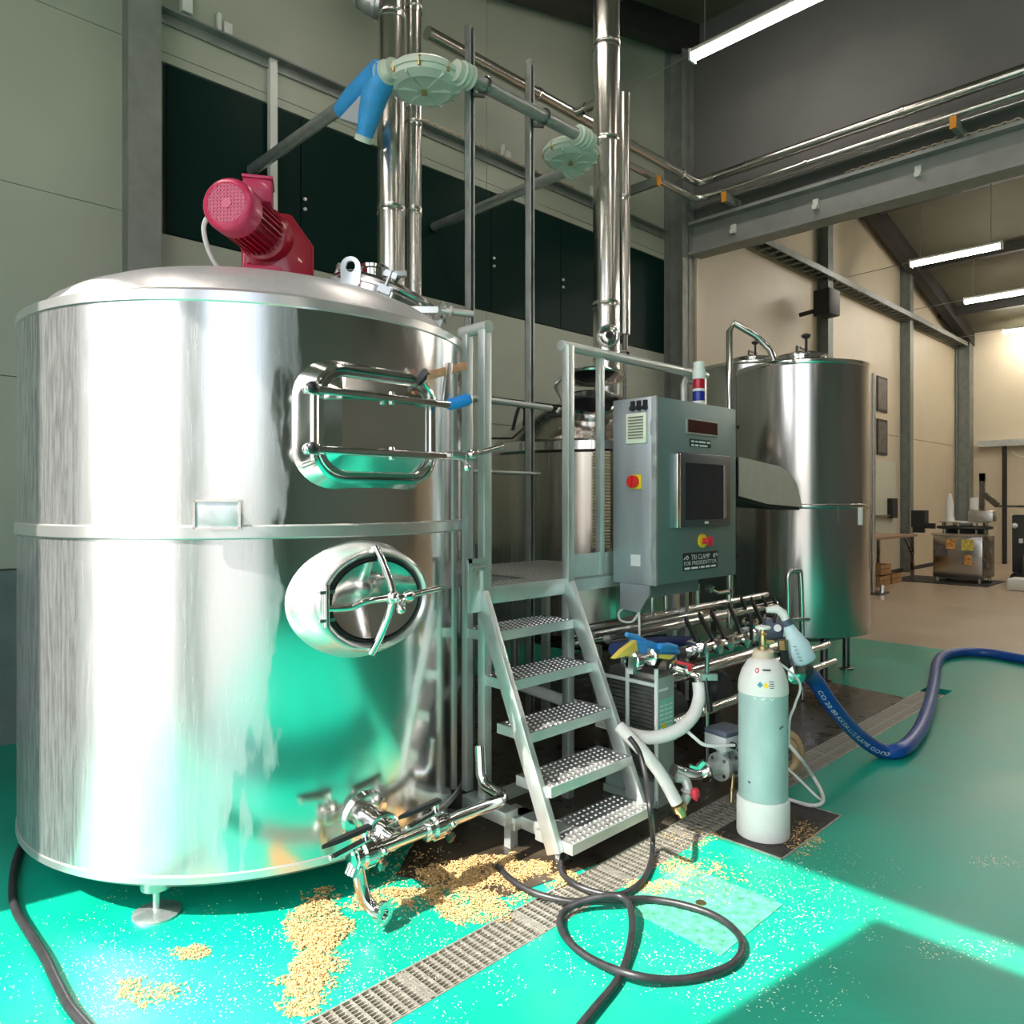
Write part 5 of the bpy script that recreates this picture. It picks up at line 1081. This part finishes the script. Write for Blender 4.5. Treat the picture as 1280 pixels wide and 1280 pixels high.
# ============================================================ DRAIN GRATES, SUMP COVER, FLOOR PLATE
GV0, GV1 = 1.768, 1.942
mbar = MB().box(-.004, .004, GV0-1.855, GV1-1.855, -.022, 0).mesh('cross_bar', (0, 0, 0)); mbar.materials.append(gratem)
lbar = MB().box(-.245, .245, -.0018, .0018, -.020, -.003).mesh('bearing_bar', (0, 0, 0)); lbar.materials.append(gratem)
def grate(x, lab):
    t = thing('drain_grate', lab, 'grate', (x, 1.855, 0), 'drain grates in the green floor')
    obj('frame', MB().box(x-.249, x+.249, GV0-.002, GV0+.005, -.025, .001).box(x-.249, x+.249, GV1-.005, GV1+.002, -.025, .001).box(x-.249, x-.243, GV0, GV1, -.025, .001).box(x+.243, x+.249, GV0, GV1, -.025, .001), gratem, t)
    for k in range(15): link('cross_bar', mbar, None, (x-.233+k*.0333, 1.855, 0), t)
    for k in range(10): link('bearing_bar', lbar, None, (x, GV0+.016+k*.0158, 0), t)
    return t
ordn = ['first', 'second', 'third', 'fourth', 'fifth', 'sixth', 'seventh']
glab = ['drain grate at the end furthest from the sump cover', 'drain grate in line with the tank outlet and its spilled grain', 'drain grate crossed by the coiled black hose', 'drain grate just below the lowest stair tread', 'drain grate touching the sump cover under the gas cylinder']+[ordn[k]+' drain grate past the gas cylinder towards the blue hose' for k in range(6)]
for k in range(11): grate(1.15+k*.5, glab[k])
sc_ = thing('sump_cover', 'dark square sump cover under the gas cylinder', 'cover', (3.29, 1.595, 0))
obj('plate', MB().box(2.985, 3.595, 1.435, 1.762, -.02, .002), mat('sump_dark', (.035, .03, .026), .5, .3, var=.5, scale=25), sc_)
obj('rim', MB().box(2.98, 3.6, 1.43, 1.437, -.03, .004).box(2.98, 2.987, 1.43, 1.763, -.03, .004).box(3.593, 3.6, 1.43, 1.763, -.03, .004), gratem, sc_)
fpq = thing('floor_plate', 'green chequered floor plate inside the hose loop', 'plate', (2.43, 1.485, 0))
obj('plate', MB().box(2.21, 2.65, 1.27, 1.70, -.01, .003), mat('worn_green_plate', (.10, .42, .28), .45, .2, var=.4, scale=30), fpq)
b = MB()
for i in range(15):
    for j in range(15):
        x = 2.225+i*.0293; y = 1.285+j*.0288; s_ = 1 if (i+j) % 2 else -1
        b.obox((x, y, .0035), (1, s_, 0), (-s_, 1, 0), (0, 0, 1), .010, .003, .0015)
o = obj('tread_pattern', b, MATS['worn_green_plate'], fpq); o['kind'] = 'stuff'
obj('lifting_eye', MB().lathe([(0, .003), (.02, .003), (.02, .006), (0, .006)], atz(876, 1130), n=16), brass, fpq)
# ============================================================ SPENT GRAIN
from mathutils import noise as mnoise
def flakes(name, m, label, n, spots, size, seed, hfac):
    rnd = random.Random(seed); b = MB(); vs = []; fs = []
    tot = sum(s[4] for s in spots)
    for px_, py_, rx, ry, wt, h in spots:
        for _ in range(int(n*wt/tot)):
            while True:
                u, v = rnd.uniform(-1, 1), rnd.uniform(-1, 1)
                if u*u+v*v <= 1: break
            u *= 1.35; v *= 1.35; e = (u*u+v*v); c_ = atz(px_+u*rx, py_+v*ry)
            nz = mnoise.fractal(Vector((c_.x*9, c_.y*9, seed)), 1.0, 2.0, 4)+.45*mnoise.noise(Vector((c_.x*60, c_.y*60, seed)))
            dn = 1.05-e*.75+nz*1.1
            if rnd.random() > dn*1.2: continue
            e = max(0, min(1, 1-dn))
            if abs(c_.y-1.855) < .09 and rnd.random() < .75: continue
            z = rnd.random()*h*(1-e); s_ = size*rnd.uniform(.6, 1.4); a = rnd.uniform(0, 2*PI); k = len(vs)
            for t_ in range(3): vs.append((c_.x+s_*math.cos(a+t_*2.09)*(1.6 if t_ == 0 else .8), c_.y+s_*math.sin(a+t_*2.09)*(1.6 if t_ == 0 else .8), z+.0005+rnd.random()*s_*.5))
            vs.append((c_.x, c_.y, z+s_*.8)); fs += [(k, k+1, k+2), (k, k+1, k+3), (k+1, k+2, k+3), (k+2, k, k+3)]
    me = bpy.data.meshes.new(name); org = Vector((vs[0][0], vs[0][1], 0)); me.from_pydata([(v[0]-org.x, v[1]-org.y, v[2]) for v in vs], [], fs); me.update()
    o = link(name, me, m, org); tag(o, label, 'grain', kind='stuff'); return o
flakes('spent_grain', grainm, 'golden spent grain spilled on the green floor below the tank outlet', 52000,
       [(590, 1090, 52, 18, 5, .02), (560, 1098, 30, 14, 2, .015), (640, 1085, 28, 14, 2, .015), (600, 1125, 50, 26, 4, .008), (520, 1122, 44, 10, 3, .02), (455, 1128, 40, 10, 2.2, .012), (398, 1160, 34, 40, 5, .014), (400, 1200, 30, 34, 3, .010), (372, 1246, 34, 20, 1.6, .006), (670, 1085, 22, 12, 1.6, .012), (700, 1100, 20, 10, 1, .008), (815, 1108, 30, 9, .8, .005), (850, 1085, 40, 12, .8, .004), (235, 1190, 26, 8, .5, .004), (190, 1240, 40, 16, .6, .004), (880, 1100, 50, 30, .5, .003), (1000, 1048, 24, 20, .5, .004), (520, 1090, 60, 40, .8, .003), (860, 1045, 40, 14, .6, .004)], .0042, 3, 1)
flakes('grain_flakes', flakem, 'pale flakes scattered thinly over the sunlit green floor', 11000,
       [(250, 1210, 260, 90, 4, .001), (520, 1180, 160, 80, 3, .001), (850, 1150, 190, 90, 4, .001), (1010, 1110, 110, 60, 1.5, .001), (940, 1220, 120, 60, 1, .001), (1200, 1188, 60, 14, .5, .001), (1250, 1078, 34, 8, .3, .001), (160, 1230, 90, 36, 1.4, .001)], .0023, 5, 1)
# ============================================================ BEIGE HALL
tr = thing('cable_tray', 'dark cable tray running along the wall of the beige hall', 'tray', (9.2, 5.3, 5.28))
obj('tray_side', MB().box(8.9, 20.6, 5.18, 5.20, 5.27, 5.37), colm, tr); obj('tray_side', MB().box(8.9, 20.6, 5.42, 5.44, 5.27, 5.37), colm, tr)
for k in range(46): obj('tray_rung', MB().box(9.0+k*.25, 9.04+k*.25, 5.2, 5.42, 5.27, 5.29), colm, tr)
obj('cables', MB().tube([(8.9, 5.3, 5.32), (14, 5.31, 5.31), (20.6, 5.3, 5.32)], .025, 8).tube([(8.9, 5.36, 5.32), (14, 5.35, 5.31), (20.6, 5.36, 5.32)], .03, 8), rubber, tr)
q = ony(1033, 380, 5.05)
spk = thing('loudspeaker', 'black loudspeaker box mounted on the column of the beige hall', 'speaker', q)
obj('box', MB().prism([q+Vector((-.18, -.12, -.2)), q+Vector((.16, -.16, -.2)), q+Vector((.22, .10, -.2)), q+Vector((-.14, .16, -.2))], (.0, 0, .42)), blackmat, spk, bev=.02); obj('wall_arm', MB().bar(q+Vector((-.1, .1, -.1)), q+Vector((-.15, .38, -.14)), .05, .06), blackmat, spk)
for z0, z1, lab in ((3.28, 3.98, 'upper dark framed poster on the wall of the beige hall'), (2.42, 3.13, 'lower dark framed poster on the wall of the beige hall')):
    t = thing('poster', lab, 'poster', (15.75, YW-.03, z0)); obj('frame', MB().box(15.45, 16.0, YW-.045, YW-.025, z0, z1), raft, t); obj('print', MB().box(15.5, 15.95, YW-.048, YW-.045, z0+.05, z1-.05), posterm, t)
q = atz(1092, 742)
pol = thing('steel_pole', 'thin steel pole on a square foot beside the tall hatched tank', 'pole', q)
obj('pole', MB().cyl(q, q+Vector((0, 0, 3.56)), .03, n=12), steel_satin, pol); obj('foot', MB().box(q.x-.22, q.x+.22, q.y-.16, q.y+.16, 0, .03), steel_dark, pol); obj('side_pole', MB().cyl(q+Vector((-.08, .03, .03)), q+Vector((-.08, .03, 3.5)), .018, n=10), steel_satin, pol)
obj('foot_bolts', MB().cyl(q+Vector((.1, -.1, .03)), q+Vector((.1, -.1, .14)), .04, n=8).cyl(q+Vector((-.1, .05, .03)), q+Vector((-.1, .05, .12)), .04, n=8), steel_bright, pol)
q = ony(1100, 640, YW-.1)
sb_ = thing('wall_switch', 'black switch box on the pale board of the beige hall wall', 'switch', (16.1, YW-.03, 1.2))
obj('board', MB().box(14.6, 16.5, YW-.04, YW-.02, .75, 2.3), mat('pale_board', (.62, .62, .50), .5), sb_); obj('box', MB().box(16.0, 16.3, YW-.14, YW-.04, 1.15, 1.55), blackmat, sb_); obj('shelf', MB().box(15.0, 16.0, YW-.12, YW-.04, 1.18, 1.22), steel_dark, sb_)
ty_ = 4.65
tbl = thing('work_table', 'wooden-topped work table against the wall of the beige hall', 'table', (13.6, 5.0, 0))
obj('table_top', MB().box(12.9, 15.1, 4.62, 5.35, .84, .88), wooddk, tbl)
for x in (13.0, 15.0):
    for y in (4.68, 5.28): obj('leg', MB().box(x-.025, x+.025, y-.025, y+.025, 0, .84), steel_dark, tbl)
obj('brace', MB().bar((15.0, 4.68, .5), (14.6, 4.68, .83), .03, .03), steel_dark, tbl)
for k, (x, z) in enumerate(((13.9, 0), (13.95, .2), (14.5, 0))):
    t = thing('wooden_crate', ('open wooden crate on the floor under the work table', 'open wooden crate stacked on another under the work table', 'open wooden crate by the leg of the work table')[k], 'crate', (x, 5.0, z), 'wooden crates')
    for zz in (.02, .10): obj('slat', MB().box(x-.25, x+.25, 4.78, 4.80, z+zz, z+zz+.07), wood, t); obj('slat', MB().box(x-.25, x+.25, 5.18, 5.20, z+zz, z+zz+.07), wood, t); obj('slat', MB().box(x-.25, x-.23, 4.8, 5.18, z+zz, z+zz+.07), wood, t); obj('slat', MB().box(x+.23, x+.25, 4.8, 5.18, z+zz, z+zz+.07), wood, t)
    obj('base', MB().box(x-.25, x+.25, 4.78, 5.2, z, z+.02), wood, t)
solo('floor_mat', MB().box(14.9, 16.2, 3.45, 5.05, 0, .012), blackmat, 'black floor mat under the steel filling machine', 'mat')
ma = atz(1166, 723); mb_ = atz(1227, 729)
fx = 15.3; my0, my1 = 3.62, 4.42
mch = thing('filling_machine', 'steel filling machine with orange stickers on the black mat', 'machine', (15.7, 4.0, .012))
obj('cabinet', MB().box(fx, fx+.8, my0, my1, .09, .86), steel, mch, bev=.01)
obj('side_panel', MB().box(fx+.02, fx+.78, my0-.012, my0, .1, .85), steel_dark, mch)
obj('worktop', MB().box(fx-.03, fx+.84, my0-.03, my1+.02, .86, .90), steel_bright, mch)
for y in (my0+.06, my1-.06):
    for x in (fx+.06, fx+.74): obj('leg', MB().cyl((x, y, .0125), (x, y, .1), .03), steel_satin, mch)
for y0, y1, z0, z1, m in ((4.05, 4.2, .62, .80, stick), (3.75, 3.95, .60, .80, sticky), (3.78, 3.9, .34, .52, stick), (4.18, 4.32, .48, .62, posterm)): obj('sticker', MB().box(fx-.004, fx, y0, y1, z0, z1), m, mch)
obj('carousel', MB().lathe([(0, .98), (.44, .98), (.46, 1.0), (.44, 1.03), (0, 1.03)], (fx+.4, 4.0, 0), n=32).cyl((fx+.4, 4.0, .9), (fx+.4, 4.0, .98), .3, n=24), blackmat, mch)
obj('top_plate', MB().lathe([(0, 1.10), (.42, 1.10), (.42, 1.12), (0, 1.12)], (fx+.4, 4.0, 0), n=32), steel_satin, mch)
b = MB()
for k in range(8): a = 2*PI*k/8; b.cyl((fx+.4+.36*math.cos(a), 4.0+.36*math.sin(a), .9), (fx+.4+.36*math.cos(a), 4.0+.36*math.sin(a), 1.12), .02, n=8)
obj('pillars', b, steel_bright, mch)
obj('control_box', MB().box(fx-.05, fx+.2, 4.55, 4.78, 1.0, 1.32), blackmat, mch); obj('box_arm', MB().box(fx, fx+.1, 4.4, 4.6, .98, 1.08).box(fx-.03, fx+.1, 4.58, 4.76, .9, 1.0), blackmat, mch)
obj('filler_head', MB().box(fx+.2, fx+.5, 3.5, 3.9, 1.12, 1.32), steel_satin, mch, bev=.02); obj('head_column', MB().box(fx+.3, fx+.38, 3.66, 3.74, 1.3, 2.0).bar((fx+.3, 3.66, 1.62), (fx+.25, 3.44, 1.42), .06, .1), steel_dark, mch); obj('lamp_tip', MB().box(fx+.3, fx+.38, 3.66, 3.74, 1.86, 2.0), mat('rust_tip', (.30, .08, .04), .5), mch)
obj('canister', MB().lathe([(0, 0), (.07, 0), (.07, .2), (.06, .22), (0, .22)], (fx+.3, 3.82, 1.34), n=20), whitep, mch); obj('white_hopper', MB().lathe([(.10, 0), (.06, .1), (.07, .3), (.03, .5), (0, .52)], (fx+.3, 4.22, 1.12), n=16), whitep, mch)
dm = atz(1262, 716)
dmt = thing('labelling_machine', 'black wheeled machine standing beside the filling machine', 'machine', (16.4, 2.9, 0))
obj('body', MB().box(15.9, 16.9, 2.2, 3.3, .2, 1.25), motord, dmt, bev=.03); obj('drum', MB().cyl((15.75, 3.05, .33), (15.75, 2.55, .33), .30, n=28), motord, dmt); obj('bar', MB().box(15.8, 15.86, 2.0, 3.5, 1.38, 1.42), steel_dark, dmt)
for q in ((15.85, 3.2), (15.85, 2.3), (16.85, 3.2), (16.85, 2.3)): obj('wheel', MB().cyl((q[0]-.05, q[1], .11), (q[0]+.05, q[1], .11), .11, n=16), rubber, dmt)
obj('fittings', MB().ball((15.7, 3.0, .62), .07).box(15.85, 15.9, 2.85, 2.95, .98, 1.12).box(15.85, 15.9, 3.12, 3.18, .74, .82).ball((15.88, 3.25, 1.05), .05), whitep, dmt)
q0_ = atz(1258, 738)
solo('kerb_block', MB().prism([Vector((q0_.x, q0_.y, 0)), Vector((q0_.x+.05, q0_.y-1.3, 0)), Vector((q0_.x+.5, q0_.y-1.3, 0)), Vector((q0_.x+.45, q0_.y, 0))], (0, 0, .2)), whitep, 'white plastic block lying on the beige floor', 'block', bev=.03)
